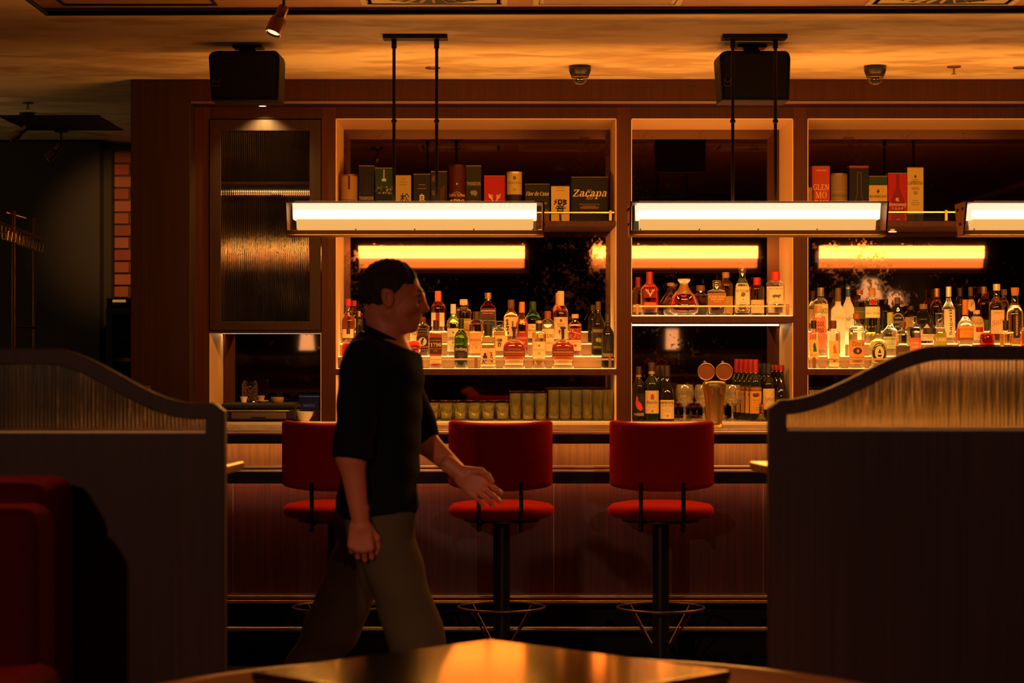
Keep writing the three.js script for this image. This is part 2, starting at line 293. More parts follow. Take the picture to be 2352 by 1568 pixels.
// ---------- pendant lamps over the counter ----------
const lampMat = glow([0.9, 0.85, 0.75], [1.0, 0.86, 0.55]), tubeMat = glow([1, 1, 1], [1.6, 1.45, 1.2]), lowMat = glow([0.25, 0.12, 0.04], [0.88, 0.44, 0.12]);
function pendant(px0, px1, d, rods, label, tilt = 0) {
  const x0 = X(px0, d), x1 = X(px1, d), cx = (x0 + x1) / 2, h = (x1 - x0) / 2, yT = Y(466, d), yB = Y(540, d);
  const g = thing('pendant_lamp', label, 'pendant lamp', [cx, 0, -d], tilt);
  const dt = 0.112, db = 0.052, zAt = (y) => db + (dt - db) * (y - yB) / (yT - yB);
  const trap = (y0, y1, o) => [[-zAt(y0) + o, y0], [zAt(y0) - o, y0], [zAt(y1) - o, y1], [-zAt(y1) + o, y1]];
  obj('top_cover', [bx(-h, h, yT - 0.006, yT, -dt - 0.002, dt + 0.002, 0.002)], M.bronze, g);
  obj('bottom_tray', [bx(-h, h, yB - 0.002, yB + 0.02, -db - 0.014, db + 0.014, 0.003), bx(-h - 0.004, h + 0.004, yB - 0.006, yB - 0.001, -db - 0.02, db + 0.02, 0.002)], M.bronze, g);
  for (const s of [-1, 1]) {
    const p = obj('end_plate', extrudeX(trap(yB, yT, -0.006), s * h - 0.004, s * h + 0.004), M.bronze, g);
    for (const [yy, zz] of [[yT - 0.03, 0.05], [yT - 0.03, -0.05], [yB + 0.05, 0]]) obj('bolt', new THREE.CylinderGeometry(0.007, 0.007, 0.006, 10).rotateZ(Math.PI / 2).translate(s * (h + 0.006), yy, zz), M.blackMetal, p);
  }
  for (const s of [-1, 1]) {
    const y0 = yB + 0.018, y1 = yT - 0.006;
    const pane = new THREE.BufferGeometry().setAttribute('position', new THREE.Float32BufferAttribute([[-h + 0.004, y0, s * zAt(y0)], [h - 0.004, y0, s * zAt(y0)], [h - 0.004, y1, s * zAt(y1)], [-h + 0.004, y0, s * zAt(y0)], [h - 0.004, y1, s * zAt(y1)], [-h + 0.004, y1, s * zAt(y1)]].flat(), 3));
    pane.computeVertexNormals();
    obj('glass_pane', pane, M.pane, g);
    for (const k of [-0.46, -0.23, 0, 0.23, 0.46]) obj('pane_clip', new THREE.SphereGeometry(0.004, 8, 6).translate(k * 2 * h, yB + 0.024, s * (zAt(yB + 0.02) + 0.002)), M.brass, g);
  }
  const ym = yB + 0.47 * (yT - yB);
  obj('diffuser', extrudeX(trap(ym, yT - 0.008, 0.012), -h + 0.03, h - 0.03), lampMat, g);
  for (const s of [-1, 1]) { const y = ym + 0.028; obj('light_tube', new THREE.CylinderGeometry(0.017, 0.017, 2 * h - 0.07, 14).rotateZ(Math.PI / 2).scale(1, 1.1, 0.35).translate(0, y, s * (zAt(y) - 0.012)), tubeMat, g); }
  obj('lower_diffuser', extrudeX(trap(yB + 0.02, ym, 0.022), -h + 0.045, h - 0.045), lowMat, g);
  const lean = Math.atan2(dt - db, yT - yB), c = Math.cos(tilt), sn = Math.sin(tilt);
  for (const s of [-1, 1]) {
    const y = (yT + yB) / 2 + 0.01, z = s * (zAt(y) + 0.006);
    const p = V3(sn * z, y, c * z), n = V3(sn * s * Math.cos(lean), -Math.sin(lean), c * s * Math.cos(lean));
    areaLight('pendant_light', LC, s > 0 ? L_FRONT : L_BACK, 2 * h - 0.06, (yT - yB) * 0.82, [cx + p.x, p.y, -d + p.z], [cx + p.x + n.x, p.y + n.y, -d + p.z + n.z]);
  }
  { const e = -0.15, n = V3(-sn * Math.cos(e), Math.sin(e), -c * Math.cos(e)), q = V3(-sn * (dt - 0.03), yT - 0.012, -c * (dt - 0.03)); areaLight('pendant_rear_light', LC, L_BACK_UP, 2 * h - 0.06, 0.08, [cx + q.x + n.x * 0.03, q.y + n.y * 0.03, -d + q.z + n.z * 0.03], [cx + q.x + n.x, q.y + n.y, -d + q.z + n.z]); }
  obj('added_top_light', bx(-h + 0.04, h - 0.04, yT, yT + 0.002, -dt + 0.02, dt - 0.02), glow([0.9, 0.8, 0.6], [1.2, 0.6, 0.2]), g);  // glowing plate added on the closed cover, an uplight to brighten the ceiling
  areaLight('added_uplight', LC, L_UP, 2 * h - 0.1, 2 * dt - 0.05, [cx, yT + 0.004, -d], [cx, yT + 1, -d]);
  const rx = rods.map((p) => X(p, d) - cx), mid = (rx[0] + rx[1]) / 2;
  obj('ceiling_plate', bx(mid - 0.148, mid + 0.148, HC - 0.02, HC - 0.002, -0.05, 0.05, 0.002), M.blackMetal, g);
  for (const r of rx) {
    const rod = obj('rod', [cyl(0.0075, 0.0075, HC - 0.02 - yT, r, yT, 0, 12)], M.blackMetal, g);
    obj('ferrule', cyl(0.012, 0.012, 0.04, r, HC - 0.06, 0, 12), M.blackMetal, rod);
    obj('knuckle', new THREE.SphereGeometry(0.013, 14, 10).translate(r, Y(278, d), 0), M.blackMetal, rod);
  }
}
pendant(661, 1247, 10, [905, 1003], 'long glowing pendant lamp over the person with its rods above the bottles');
pendant(1446, 2030, 10, [1683, 1781], 'long glowing pendant lamp hanging between the first and third lamps', -0.004);
pendant(2207, 2790, 10, [2450, 2548], 'long glowing pendant lamp cut by the picture edge with its bolted end plate showing', 0.006);
// ---------- the bar counter ----------
{
  const xl = -1.98, xr = 3.6, top = 1.09;
  const g = thing('bar_counter', 'long dark bar counter with brass rails and grained red wood front', 'bar counter');
  obj('counter_top', [bx(xl, xr, top - 0.008, top, -10.62, -10.045, 0.003)], M.barTop, g);
  obj('top_edge', [bx(xl, xr, top - 0.024, top - 0.0075, -10.6, -10.036, 0.008)], M.brass, g);
  obj('counter_body', [bx(xl, xr, 1.045, top - 0.02, -10.6, -10.055, 0.004), bx(xl, xr, 1.022, 1.05, -10.08, -10.055, 0.003)], M.black, g);
  // upper front: wide wood boards under the overhang
  const seams = [-1.98, X(535, 10.2), X(904, 10.2), X(1272, 10.2), X(1753, 10.2), 2.2, 3.0, 3.6];
  for (let i = 0; i + 1 < seams.length; i++) obj('front_panel', bx(seams[i] + 0.0015, seams[i + 1] - 0.0015, 0.9, 1.045, -10.24, -10.2, 0.002), M.band, g);
  for (let i = 0; i + 1 < seams.length; i++) obj('front_panel', bx(seams[i] + 0.0015, seams[i + 1] - 0.0015, 0.27, 0.866, -10.24, -10.2, 0.002), M.panel, g);
  obj('seam_strip', seams.slice(1, -1).map((x) => bx(x - 0.0013, x + 0.0013, 0.27, 1.022, -10.23, -10.2015)), M.brass, g);
  // ledge half way down with a double brass rail
  obj('ledge', [bx(xl, xr, 0.866, 0.895, -10.2, -9.985, 0.004), bx(xl, xr, 0.842, 0.87, -10.01, -9.985, 0.003)], M.black, g);
  obj('ledge_rail', [bx(xl, xr, 0.911, 0.926, -10.0, -9.975, 0.006)], M.brass, g);
  obj('ledge_rail', [bx(xl, xr, 0.893, 0.908, -10.02, -9.97, 0.006)], M.brass, g);
  obj('ledge_board', [bx(xl, xr, 0.895, 0.911, -10.2, -9.99, 0.003)], M.bronze, g);
  // low rails and plinth
  obj('low_rail', [bx(xl, xr, 0.302, 0.317, -10.21, -10.1, 0.005)], M.brass, g);
  obj('low_rail', [bx(xl, xr, 0.279, 0.296, -10.21, -10.09, 0.005)], M.brass, g);
  obj('plinth', [bx(xl, xr, 0.002, 0.28, -10.6, -10.36)], M.black, g);
  const rail = obj('foot_rail', new THREE.CylinderGeometry(0.012, 0.012, xr - xl, 14).rotateZ(Math.PI / 2).translate((xl + xr) / 2, 0.166, -10.06), M.brass, g);
  for (let x = -1.7; x < 3.5; x += 0.74) obj('bracket', bx(x - 0.008, x + 0.008, 0.155, 0.177, -10.36, -10.06), M.blackMetal, rail);
  obj('inner_wall', bx(xl, xr, 0.002, 1.022, -10.6, -10.55), M.black, g);
  ledStrip('led_strip', xl + 0.05, xr - 0.05, 1.034, -10.13, 'light strip tucked under the bar top over the upper wood band', [1.2, 0.7, 0.25], L_UNDER * 0.8, [0, -0.9, -0.4], 0.012);
  ledStrip('led_strip', xl + 0.05, xr - 0.05, 0.855, -10.14, 'light strip tucked under the bar ledge over the tall wood panels', [1.2, 0.6, 0.2], L_UNDER * 0.9, [0, -0.85, -0.5], 0.012);
}

// ---------- bar stools ----------
function makeStool(label) {
  const g = thing('bar_stool', label, 'bar stool', [0, 0, 0], 0, 'red velvet stools along the bar');
  const seatY = 0.748;
  obj('seat', lathe([[0, 0], [0.19, 0.0], [0.222, 0.008], [0.236, 0.026], [0.235, 0.046], [0.218, 0.062], [0.17, 0.071], [0, 0.075]], 48).translate(0, seatY - 0.04, 0), M.velvet, g);
  obj('seat_plate', cyl(0.17, 0.17, 0.014, 0, seatY - 0.054, 0, 32), M.blackMetal, g);
  // curved backrest, towards the room: flat faces with tight rounded edges
  const pos = [], W = 0.228, H0 = 0.86, H1 = 1.152, N = 28, ring = [], unit = [];
  const arc = (cx, cy, a0) => { for (let k = 0; k <= 4; k++) { const a = a0 + k * Math.PI / 8; unit.push([cx, cy, Math.cos(a), Math.sin(a)]); } };
  arc(1, 1, 0); for (const f of [.9, 0]) unit.push([f, 1, 0, 1]); unit.push([-.9, 1, 0, 1]);
  arc(-1, 1, Math.PI / 2); for (const f of [.95, .4, -.4, -.95]) unit.push([-1, f, -1, 0]);
  arc(-1, -1, Math.PI); unit.push([-.9, -1, 0, -1], [.9, -1, 0, -1]);
  arc(1, -1, 1.5 * Math.PI); for (const f of [-.95, -.4, .4, .95]) unit.push([1, f, 1, 0]);
  const K = unit.length;
  for (let i = 0; i <= N; i++) {
    const t = -1 + 2 * i / N, x = W * Math.sign(t) * Math.pow(Math.abs(t), 0.8), zc = 0.235 - 0.085 * t * t, e = Math.pow(Math.abs(t), 20);
    const yT = H1 - 0.016 * (1 - t * t) - 0.014 * e, yB = H0 - 0.02 * (1 - t * t) + 0.008 * e, r = [], cr = 0.019 * (1 - .5 * e), th = 0.027 * (1 - 0.55 * e);
    for (const [fx, fy, dx, dy] of unit) r.push([x, (yT + yB) / 2 + fy * ((yT - yB) / 2 - cr) + dy * cr, zc + fx * (th - cr) + dx * cr]);
    ring.push(r);
  }
  const q = (a, b, c, d) => pos.push(...a, ...b, ...c, ...a, ...c, ...d);
  for (let i = 0; i < N; i++) for (let k = 0; k < K; k++) { const n = (k + 1) % K; q(ring[i][k], ring[i][n], ring[i + 1][n], ring[i + 1][k]); }
  for (let k = 1; k + 1 < K; k++) { pos.push(...ring[0][0], ...ring[0][k + 1], ...ring[0][k]); pos.push(...ring[N][0], ...ring[N][k], ...ring[N][k + 1]); }
  const bg = new THREE.BufferGeometry().setAttribute('position', new THREE.Float32BufferAttribute(pos, 3)); bg.computeVertexNormals();
  obj('backrest', toCreasedNormals(bg, 0.7), M.velvet, g);
  for (const s of [-1, 1]) obj('back_bracket', [bar(V3(s * 0.092, 0.675, 0.235), V3(s * 0.092, 0.88, 0.255), 0.0095), new THREE.SphereGeometry(0.0115, 10, 8).translate(s * 0.092, 0.675, 0.235), bar(V3(s * 0.092, 0.692, 0.235), V3(s * 0.085, 0.692, 0.12), 0.008)], M.blackMetal, g);
  obj('column', [cyl(0.037, 0.037, 0.684, 0, 0.012, 0, 28), cyl(0.045, 0.04, 0.03, 0, 0.02, 0, 28)], M.blackMetal, g);
  const ring2 = obj('foot_ring', new THREE.TorusGeometry(0.192, 0.0065, 10, 64).rotateX(Math.PI / 2).translate(0, 0.31, 0), M.bronze, g);
  for (let k = 0; k < 4; k++) { const a = Math.PI / 4 + k * Math.PI / 2; obj('strut', bar(V3(0.19 * Math.cos(a), 0.308, 0.19 * Math.sin(a)), V3(0.036 * Math.cos(a), 0.12, 0.036 * Math.sin(a)), 0.0045, 8), M.bronze, ring2); }
  obj('base', lathe([[0, 0.001], [0.21, 0.001], [0.215, 0.008], [0.2, 0.014], [0.06, 0.022], [0, 0.022]], 40), M.blackMetal, g);
  return g;
}
{
  const d = 9.7, s0 = makeStool('red velvet bar stool partly hidden behind the walking person');
  s0.position.set(X(772, d), 0, -d); s0.rotation.y = 0.02;
  const s1 = copyOf(s0, [X(1152, d), 0, -d], 'middle red velvet bar stool beside the swinging hand of the person'); s1.rotation.y = -0.03;
  const s2 = copyOf(s0, [X(1517, d), 0, -d + 0.02], 'red velvet bar stool below the brass beer tap'); s2.rotation.y = -0.05;
}

// ---------- booth screens of wood and reeded glass ----------
const PD = 5.8;
function screenTop(u, side) {                                   // u: metres from the post; low by the post, then an S up to the high part
  const lo = Y(side < 0 ? 929 : 922, PD), hi = Y(side < 0 ? 803 : 797, PD), a = side < 0 ? 0.08 : 0.03, b = side < 0 ? 0.47 : 0.46, t = clamp((u - a) / (b - a));
  return lo + (hi - lo) * t * t * (3 - 2 * t);
}
function screen(side, label) {
  const long = 1.6, xp = side < 0 ? X(512, PD) : X(1771, PD), px = (u) => xp + side * u, g = thing('booth_screen', label, 'booth screen');
  const z0 = -PD - 0.055, frame = 0.035, post = side < 0 ? 0.044 : 0.042, sill = Y(side < 0 ? 998 : 991, PD), N = 60;
  // frame: post, curved head, sill and lower boarding from one outline with an opening
  const o = [], i = [], c = 0.02;
  for (let k = 0; k <= N; k++) { const u = long * k / N; o.push([px(u), screenTop(u, side) - (u < c ? c - Math.sqrt(Math.max(0, c * c - (c - u) * (c - u))) : 0)]); }
  const shape = new THREE.Shape([[px(0), 0.002], ...o, [px(long), 0.002]].map(([a, b]) => new THREE.Vector2(a, b)));
  const inner = (u) => { let m = 9; for (let k = -6; k <= 6; k++) { const du = frame * k / 6, r = Math.sqrt(Math.max(0, frame * frame - du * du)); m = Math.min(m, screenTop(Math.max(0, u + du), side) - r); } return m; };
  for (let k = 0; k <= N; k++) { const u = post + (long - 0.04 - post) * k / N; i.push([px(u), inner(u)]); }
  const hole = new THREE.Path([[px(post), sill], ...i, [px(long - 0.04), sill]].map(([a, b]) => new THREE.Vector2(a, b)));
  shape.holes.push(hole);
  const fg = new THREE.ExtrudeGeometry(shape, { depth: 0.05, bevelEnabled: true, bevelSize: 0.004, bevelThickness: 0.004, bevelSegments: 3, curveSegments: 4 }).translate(0, 0, z0);
  obj('frame', fg, M.boothWood, g);
  obj('sill', bx(px(post), px(long - 0.04), sill - 0.002, sill + 0.012, z0 + 0.012, z0 + 0.05, 0.004), M.bronze, g);
  const n = Math.round((long - 0.04 - post) / 0.0106), xa = Math.min(px(post), px(long - 0.04)), xb = Math.max(px(post), px(long - 0.04));
  obj('reeded_glass', reedPane(xa, xb, n, (x) => inner(Math.abs(x - xp)) + 0.004, sill, z0 + 0.028, 0.004, 0.0025), M.reeded, g);
}
screen(-1, 'dark booth screen with reeded glass behind the red banquette');
screen(1, 'dark booth screen with reeded glass in front of the gin bottles');

// brass edged drinks ledges on the far side of each screen
function ledge(side, label) {
  const d = 6.35, y = Y(1064, d), g = thing('drinks_ledge', label, 'ledge');
  const x0 = side < 0 ? X(548, d) : X(1729, d), x1 = x0 + side * 1.3, r = side < 0 ? 0.03 : 0.008;
  const s = new THREE.Shape(), zn = -PD - 0.075, zf = -d - 0.05, dx = side < 0 ? -0.045 : 0.06;
  s.moveTo(x1, -zn); s.lineTo(x0 + side * Math.abs(dx), -zn); s.lineTo(x0, -zf - 0.03); s.lineTo(x0, -zf); s.lineTo(x1, -zf); s.closePath();
  const slab = new THREE.ExtrudeGeometry(s, { depth: 0.018, bevelEnabled: true, bevelSize: r * 0.3, bevelThickness: 0.004, bevelSegments: 3 }).rotateX(Math.PI / 2).scale(1, 1, -1);
  const p = slab.index ? slab.toNonIndexed() : slab;
  for (let i = 0; i < p.attributes.position.count; i += 3) for (let k = 0; k < 3; k++) { const A = p.attributes.position.array, t = A[i * 3 + 3 + k]; A[i * 3 + 3 + k] = A[i * 3 + 6 + k]; A[i * 3 + 6 + k] = t; }
  p.computeVertexNormals();
  obj('top', p.translate(0, y, 0), M.brass, g);
  obj('apron', bx(x0 + side * 0.09, x1, y - 0.07, y - 0.02, -PD - 0.1, -PD - 0.066), M.black, g);
}
ledge(-1, 'brass edged drinks ledge end showing past the screen by the banquette');
ledge(1, 'brass topped drinks ledge corner showing past the screen below the wine bottles');

// red banquette against the near face of the screen
{
  const g = thing('banquette', 'high backed dark red velvet banquette against the booth screen', 'banquette');
  const xr = X(98, 5.3);
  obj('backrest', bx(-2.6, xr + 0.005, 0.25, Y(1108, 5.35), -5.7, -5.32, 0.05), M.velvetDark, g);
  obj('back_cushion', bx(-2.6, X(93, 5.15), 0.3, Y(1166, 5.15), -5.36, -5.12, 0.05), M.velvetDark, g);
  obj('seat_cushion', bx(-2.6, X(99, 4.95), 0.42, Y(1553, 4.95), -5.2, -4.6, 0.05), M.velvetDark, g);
  obj('plinth', bx(-2.6, X(85, 5.3), 0.001, 0.43, -5.68, -4.7, 0.01), M.black, g);
}

// ---------- foreground: square brass table inside a round leather tub seat ----------
{
  const d = 4.62, x = X(1129, d), y = 0.772, t = thing('square_table', 'square polished brass table turned corner on to the bar', 'table', [x, 0, -d], Math.PI / 4 + 0.01);
  obj('tabletop', bx(-0.361, 0.361, y - 0.022, y, -0.361, 0.361, 0.006), std([0.56, 0.44, 0.07], { metalness: 1, roughness: 0.1 }), t);
  obj('edge_band', bx(-0.356, 0.356, y - 0.036, y - 0.02, -0.356, 0.356, 0.004), M.black, t);
  obj('column', cyl(0.04, 0.04, y - 0.05, 0, 0.012, 0, 24), M.blackMetal, t);
  obj('base', lathe([[0, 0.001], [0.27, 0.001], [0.27, 0.012], [0.05, 0.02], [0, 0.02]], 40), M.blackMetal, t);
}
{
  const cx = X(1180, 4.6), cz = -4.58, g = thing('tub_seat', 'low curved orange leather tub seat wrapping round the square table', 'banquette', [cx, 0, cz]);
  const R = 1.0, y = Y(1499, 5.58);
  const sweep = (prof, a0, a1, seg) => {                        // outline (radius, y) swept round part of a circle, ends closed
    const pos = [], q = (a, b, c, e) => pos.push(...a, ...b, ...c, ...a, ...c, ...e), P = (i, a) => [prof[i][0] * Math.cos(a), prof[i][1], prof[i][0] * Math.sin(a)], n = prof.length;
    for (let s = 0; s < seg; s++) { const a = a0 + (a1 - a0) * s / seg, b = a0 + (a1 - a0) * (s + 1) / seg; for (let i = 0; i < n; i++) { const j = (i + 1) % n; q(P(i, a), P(j, a), P(j, b), P(i, b)); } }
    for (let i = 1; i + 1 < n; i++) { pos.push(...P(0, a0), ...P(i + 1, a0), ...P(i, a0), ...P(0, a1), ...P(i, a1), ...P(i + 1, a1)); }
    const b = new THREE.BufferGeometry().setAttribute('position', new THREE.Float32BufferAttribute(pos, 3)); b.computeVertexNormals();
    return toCreasedNormals(b, 1.0);
  };
  const rim = []; for (let k = 0; k < 14; k++) { const a = 2 * Math.PI * k / 14; rim.push([R - 0.045 + 0.045 * Math.cos(a), y - 0.04 + 0.04 * Math.sin(a)]); }
  const A0 = -Math.PI - 0.5, A1 = 0.5;
  obj('rim', sweep(rim, A0, A1, 72), M.leather, g);
  obj('backrest', sweep([[R - 0.01, 0.06], [R - 0.005, y - 0.03], [R - 0.085, y - 0.03], [R - 0.12, 0.4], [R - 0.12, 0.06]], A0, A1, 72), M.leather, g);
  obj('seat_cushion', sweep([[R - 0.12, 0.28], [R - 0.12, 0.44], [R - 0.3, 0.45], [R - 0.36, 0.43], [R - 0.37, 0.3]], A0 + 0.05, A1 - 0.05, 72), M.leather, g);
  obj('plinth', sweep([[R - 0.03, 0.001], [R - 0.03, 0.07], [R - 0.34, 0.3], [R - 0.34, 0.001]], A0 + 0.02, A1 - 0.02, 72), M.black, g);
}
// ---------- printed labels: one sheet of lettering ----------
const sheet = document.createElement('canvas'); sheet.width = sheet.height = 2048;
const ctx = sheet.getContext('2d');
ctx.fillStyle = '#777'; ctx.fillRect(0, 0, 2048, 2048);
let shx = 0, shy = 0, shh = 0;
function cell(w, h, draw) {
  if (shx + w + 4 > 2048) { shx = 0; shy += shh + 4; shh = 0; }
  const x = shx, y = shy; shx += w + 4; shh = Math.max(shh, h);
  ctx.save(); ctx.beginPath(); ctx.rect(x, y, w, h); ctx.clip(); ctx.translate(x, y); draw(ctx, w, h); ctx.restore();
  return [x / 2048, 1 - (y + h) / 2048, (x + w) / 2048, 1 - y / 2048];
}
// text lines: [words, height down the label, size as a share of its width, colour, font]
function words(g, w, h, lines) {
  g.textAlign = 'center'; g.textBaseline = 'middle';
  for (const [s, y, size, col, font] of lines) {
    g.fillStyle = col; const px = Math.max(5, size * w); g.font = `${font || 'bold'} ${px}px ${(font || '').includes('sans') ? '' : 'serif'}`.replace('sans', '').replace(/\s+/g, ' ').trim() + ((font || '').includes('sans') ? ' sans-serif' : '');
    const tw = g.measureText(s).width, k = Math.min(1, (w * 0.94) / Math.max(tw, 1));
    g.save(); g.translate(w / 2, y * h); g.scale(k, 1); g.fillText(s, 0, 0); g.restore();
  }
}
const fine = (g, w, h, y0, y1, n, col) => { g.fillStyle = col; for (let i = 0; i < n; i++) { const y = (y0 + (y1 - y0) * i / Math.max(1, n - 1)) * h, l = w * (0.35 + 0.35 * hash2(i, n, 3)); g.fillRect((w - l) / 2, y, l, Math.max(1, h * 0.012)); } };
function strokes(g, list, x, y, w, h, lw, col) {
  g.strokeStyle = col; g.lineCap = 'round'; g.lineJoin = 'round';
  list.forEach((s, i) => { g.lineWidth = lw * (0.8 + 0.5 * hash2(i, s.length, 9)); g.beginPath(); s.forEach(([a, b], k) => k ? g.lineTo(x + a * w, y + b * h) : g.moveTo(x + a * w, y + b * h)); g.stroke(); });
}
const K = {
  matsu: [[[.05, .3], [.45, .3]], [[.25, .05], [.25, .95]], [[.25, .35], [.05, .7]], [[.25, .35], [.42, .6]], [[.65, .1], [.5, .4]], [[.75, .1], [.95, .4]], [[.7, .45], [.55, .85], [.9, .8]], [[.8, .65], [.95, .9]]],
  i: [[[.1, .3], [.9, .28]], [[.05, .6], [.95, .58]], [[.35, .08], [.33, .6], [.15, .95]], [[.66, .05], [.66, .95]]],
  tori: [[[.5, 0], [.4, .1]], [[.25, .12], [.25, .6]], [[.25, .12], [.75, .12], [.75, .45]], [[.25, .28], [.75, .28]], [[.25, .44], [.75, .44]], [[.25, .6], [.95, .6], [.9, .95], [.8, .92]], [[.1, .75], [.15, .95]], [[.3, .75], [.35, .9]], [[.5, .72], [.55, .88]], [[.68, .7], [.74, .85]]],
  tott: [[[.05, .1], [.55, .1]], [[.15, .1], [.15, .8]], [[.45, .1], [.45, .95]], [[.15, .32], [.45, .32]], [[.15, .54], [.45, .54]], [[.03, .82], [.55, .7]], [[.6, .2], [.92, .2], [.55, .95]], [[.65, .4], [.98, .95]]],
  kyo: [[[.2, .05], [.05, .2], [.22, .2], [.05, .38]], [[.35, .08], [.6, .08], [.6, .3], [.36, .3]], [[.36, .08], [.36, .36], [.5, .36]], [[.75, .05], [.72, .4]], [[.75, .08], [.95, .12], [.8, .22], [.95, .3], [.8, .38]], [[.5, .42], [.5, .5]], [[.25, .5], [.78, .5]], [[.38, .52], [.42, .6]], [[.64, .52], [.6, .6]], [[.15, .62], [.9, .62]], [[.3, .68], [.3, .98]], [[.3, .68], [.7, .68], [.7, .98]], [[.3, .83], [.7, .83]], [[.3, .97], [.7, .97]]],
  kana: [[[.3, .02], [.3, .25], [.5, .2]], [[.15, .1], [.55, .08]], [[.2, .35], [.6, .33]], [[.4, .28], [.25, .55], [.6, .5], [.5, .62]], [[.25, .72], [.6, .7]], [[.42, .66], [.3, .85], [.6, .85], [.55, .98], [.35, .96]]],
  leaf: [[[.1, .9], [.5, .5], [.9, .1]], [[.3, .7], [.2, .4]], [[.5, .5], [.45, .15]], [[.5, .5], [.85, .6]], [[.35, .68], [.6, .85]], [[.7, .3], [.7, .05]]],
  stag: [[[.5, .95], [.42, .7], [.36, .55]], [[.5, .95], [.58, .7], [.64, .55]], [[.36, .55], [.2, .5]], [[.64, .55], [.8, .5]], [[.42, .55], [.3, .35], [.12, .25], [.05, .05]], [[.58, .55], [.7, .35], [.88, .25], [.95, .05]], [[.3, .35], [.3, .1]], [[.7, .35], [.7, .1]], [[.2, .29], [.18, .1]], [[.8, .29], [.82, .1]], [[.45, .62], [.5, .8], [.55, .62], [.45, .62]]],
};
const flat = (c) => (g, w, h) => { g.fillStyle = c; g.fillRect(0, 0, w, h); };
const lab = (bg, lines, more) => (g, w, h) => { g.fillStyle = bg; g.fillRect(0, 0, w, h); if (more) more(g, w, h); words(g, w, h, lines || []); };
const frame = (col, t = 0.03) => (g, w, h) => { g.strokeStyle = col; g.lineWidth = t * w; g.strokeRect(t * w, t * w, w - 2 * t * w, h - 2 * t * w); };
const disc = (g, x, y, r, c) => { g.fillStyle = c; g.beginPath(); g.arc(x, y, r, 0, 7); g.fill(); };
const CREAM = '#e8d3a8', INK = '#2a211a', GOLD = '#c9a35a';

// ---------- bottles ----------
const labelMat = phy('#ffffff', { roughness: 0.9, transmission: 0.3, thickness: 0 });
const printMat = phy([0.62, 0.6, 0.58], { roughness: 0.6, specularIntensity: 0.35 });
const shellMat = M.pane;
const liqCache = {};
function liquid(c, dist = 0.085) { const k = c.join() + dist; return liqCache[k] ??= phy('#ffffff', { roughness: 0.01, transmission: 1, thickness: 0.06, ior: 1.36, attenuationColor: new THREE.Color(...c), attenuationDistance: dist }); }
const LIQ = { amber: [0.86, 0.36, 0.07], red: [0.72, 0.09, 0.015], ruby: [0.6, 0.015, 0.01], dark: [0.22, 0.03, 0.012], gold: [0.96, 0.72, 0.30], pale: [0.99, 0.90, 0.62], clear: [0.985, 0.975, 0.95], green: [0.30, 0.50, 0.05], lime: [0.80, 0.88, 0.28], orange: [0.92, 0.28, 0.03], brown: [0.35, 0.15, 0.04] };
const capCache = {};
const capMat = (c, metal = 0) => capCache[c + metal] ??= std(c, { roughness: metal ? 0.35 : 0.5, metalness: metal });
const blackGlass = phy([0.012, 0.01, 0.009], { roughness: 0.05, ior: 1.5 }), greenGlass = phy([0.012, 0.02, 0.008], { roughness: 0.05, ior: 1.5 });
const frost = phy([0.95, 0.92, 0.86], { roughness: 1, transmission: 0.65, thickness: 0 });
const PROFILE = {                                               // (share of half width, share of height)
  whisky: [[.92, 0], [1, .02], [1, .60], [.96, .65], [.72, .715], [.42, .76], [.34, .80], [.33, 1]],
  tall: [[.92, 0], [1, .02], [1, .56], [.96, .61], [.7, .68], [.42, .74], [.33, .80], [.31, 1]],
  bordeaux: [[.93, 0], [1, .02], [1, .60], [.93, .66], [.62, .72], [.40, .77], [.36, .84], [.36, 1]],
  burgundy: [[.95, 0], [1, .02], [1, .42], [.92, .53], [.66, .64], [.44, .75], [.37, .84], [.37, 1]],
  flask: [[.93, 0], [1, .05], [1, .46], [.95, .56], [.78, .63], [.45, .675], [.24, .69], [.23, .74], [.23, 1]],
  shoulder: [[.95, 0], [1, .02], [1, .70], [.94, .755], [.6, .80], [.4, .82], [.38, 1]],
  square: [[.97, 0], [1, .015], [1, .66], [.9, .70], [.5, .735], [.42, .76], [.4, 1]],
  teardrop: [[.5, 0], [.9, .08], [1, .22], [.97, .32], [.8, .48], [.55, .62], [.34, .74], [.26, .82], [.27, .86], [.4, .93], [.42, .95], [.40, 1]],
  squat: [[.62, 0], [.9, .12], [1, .3], [.9, .42], [.5, .55], [.24, .66], [.2, .74], [.2, 1]],
  bell: [[.95, 0], [1, .02], [.96, .25], [.9, .5], [.8, .62], [.5, .72], [.34, .78], [.33, 1]],
  apothecary: [[.97, 0], [1, .03], [1, .6], [.93, .66], [.5, .79], [.32, .82], [.3, 1]],
  longneck: [[.95, 0], [1, .03], [1, .5], [.9, .58], [.55, .65], [.36, .7], [.31, .8], [.29, 1]],
};
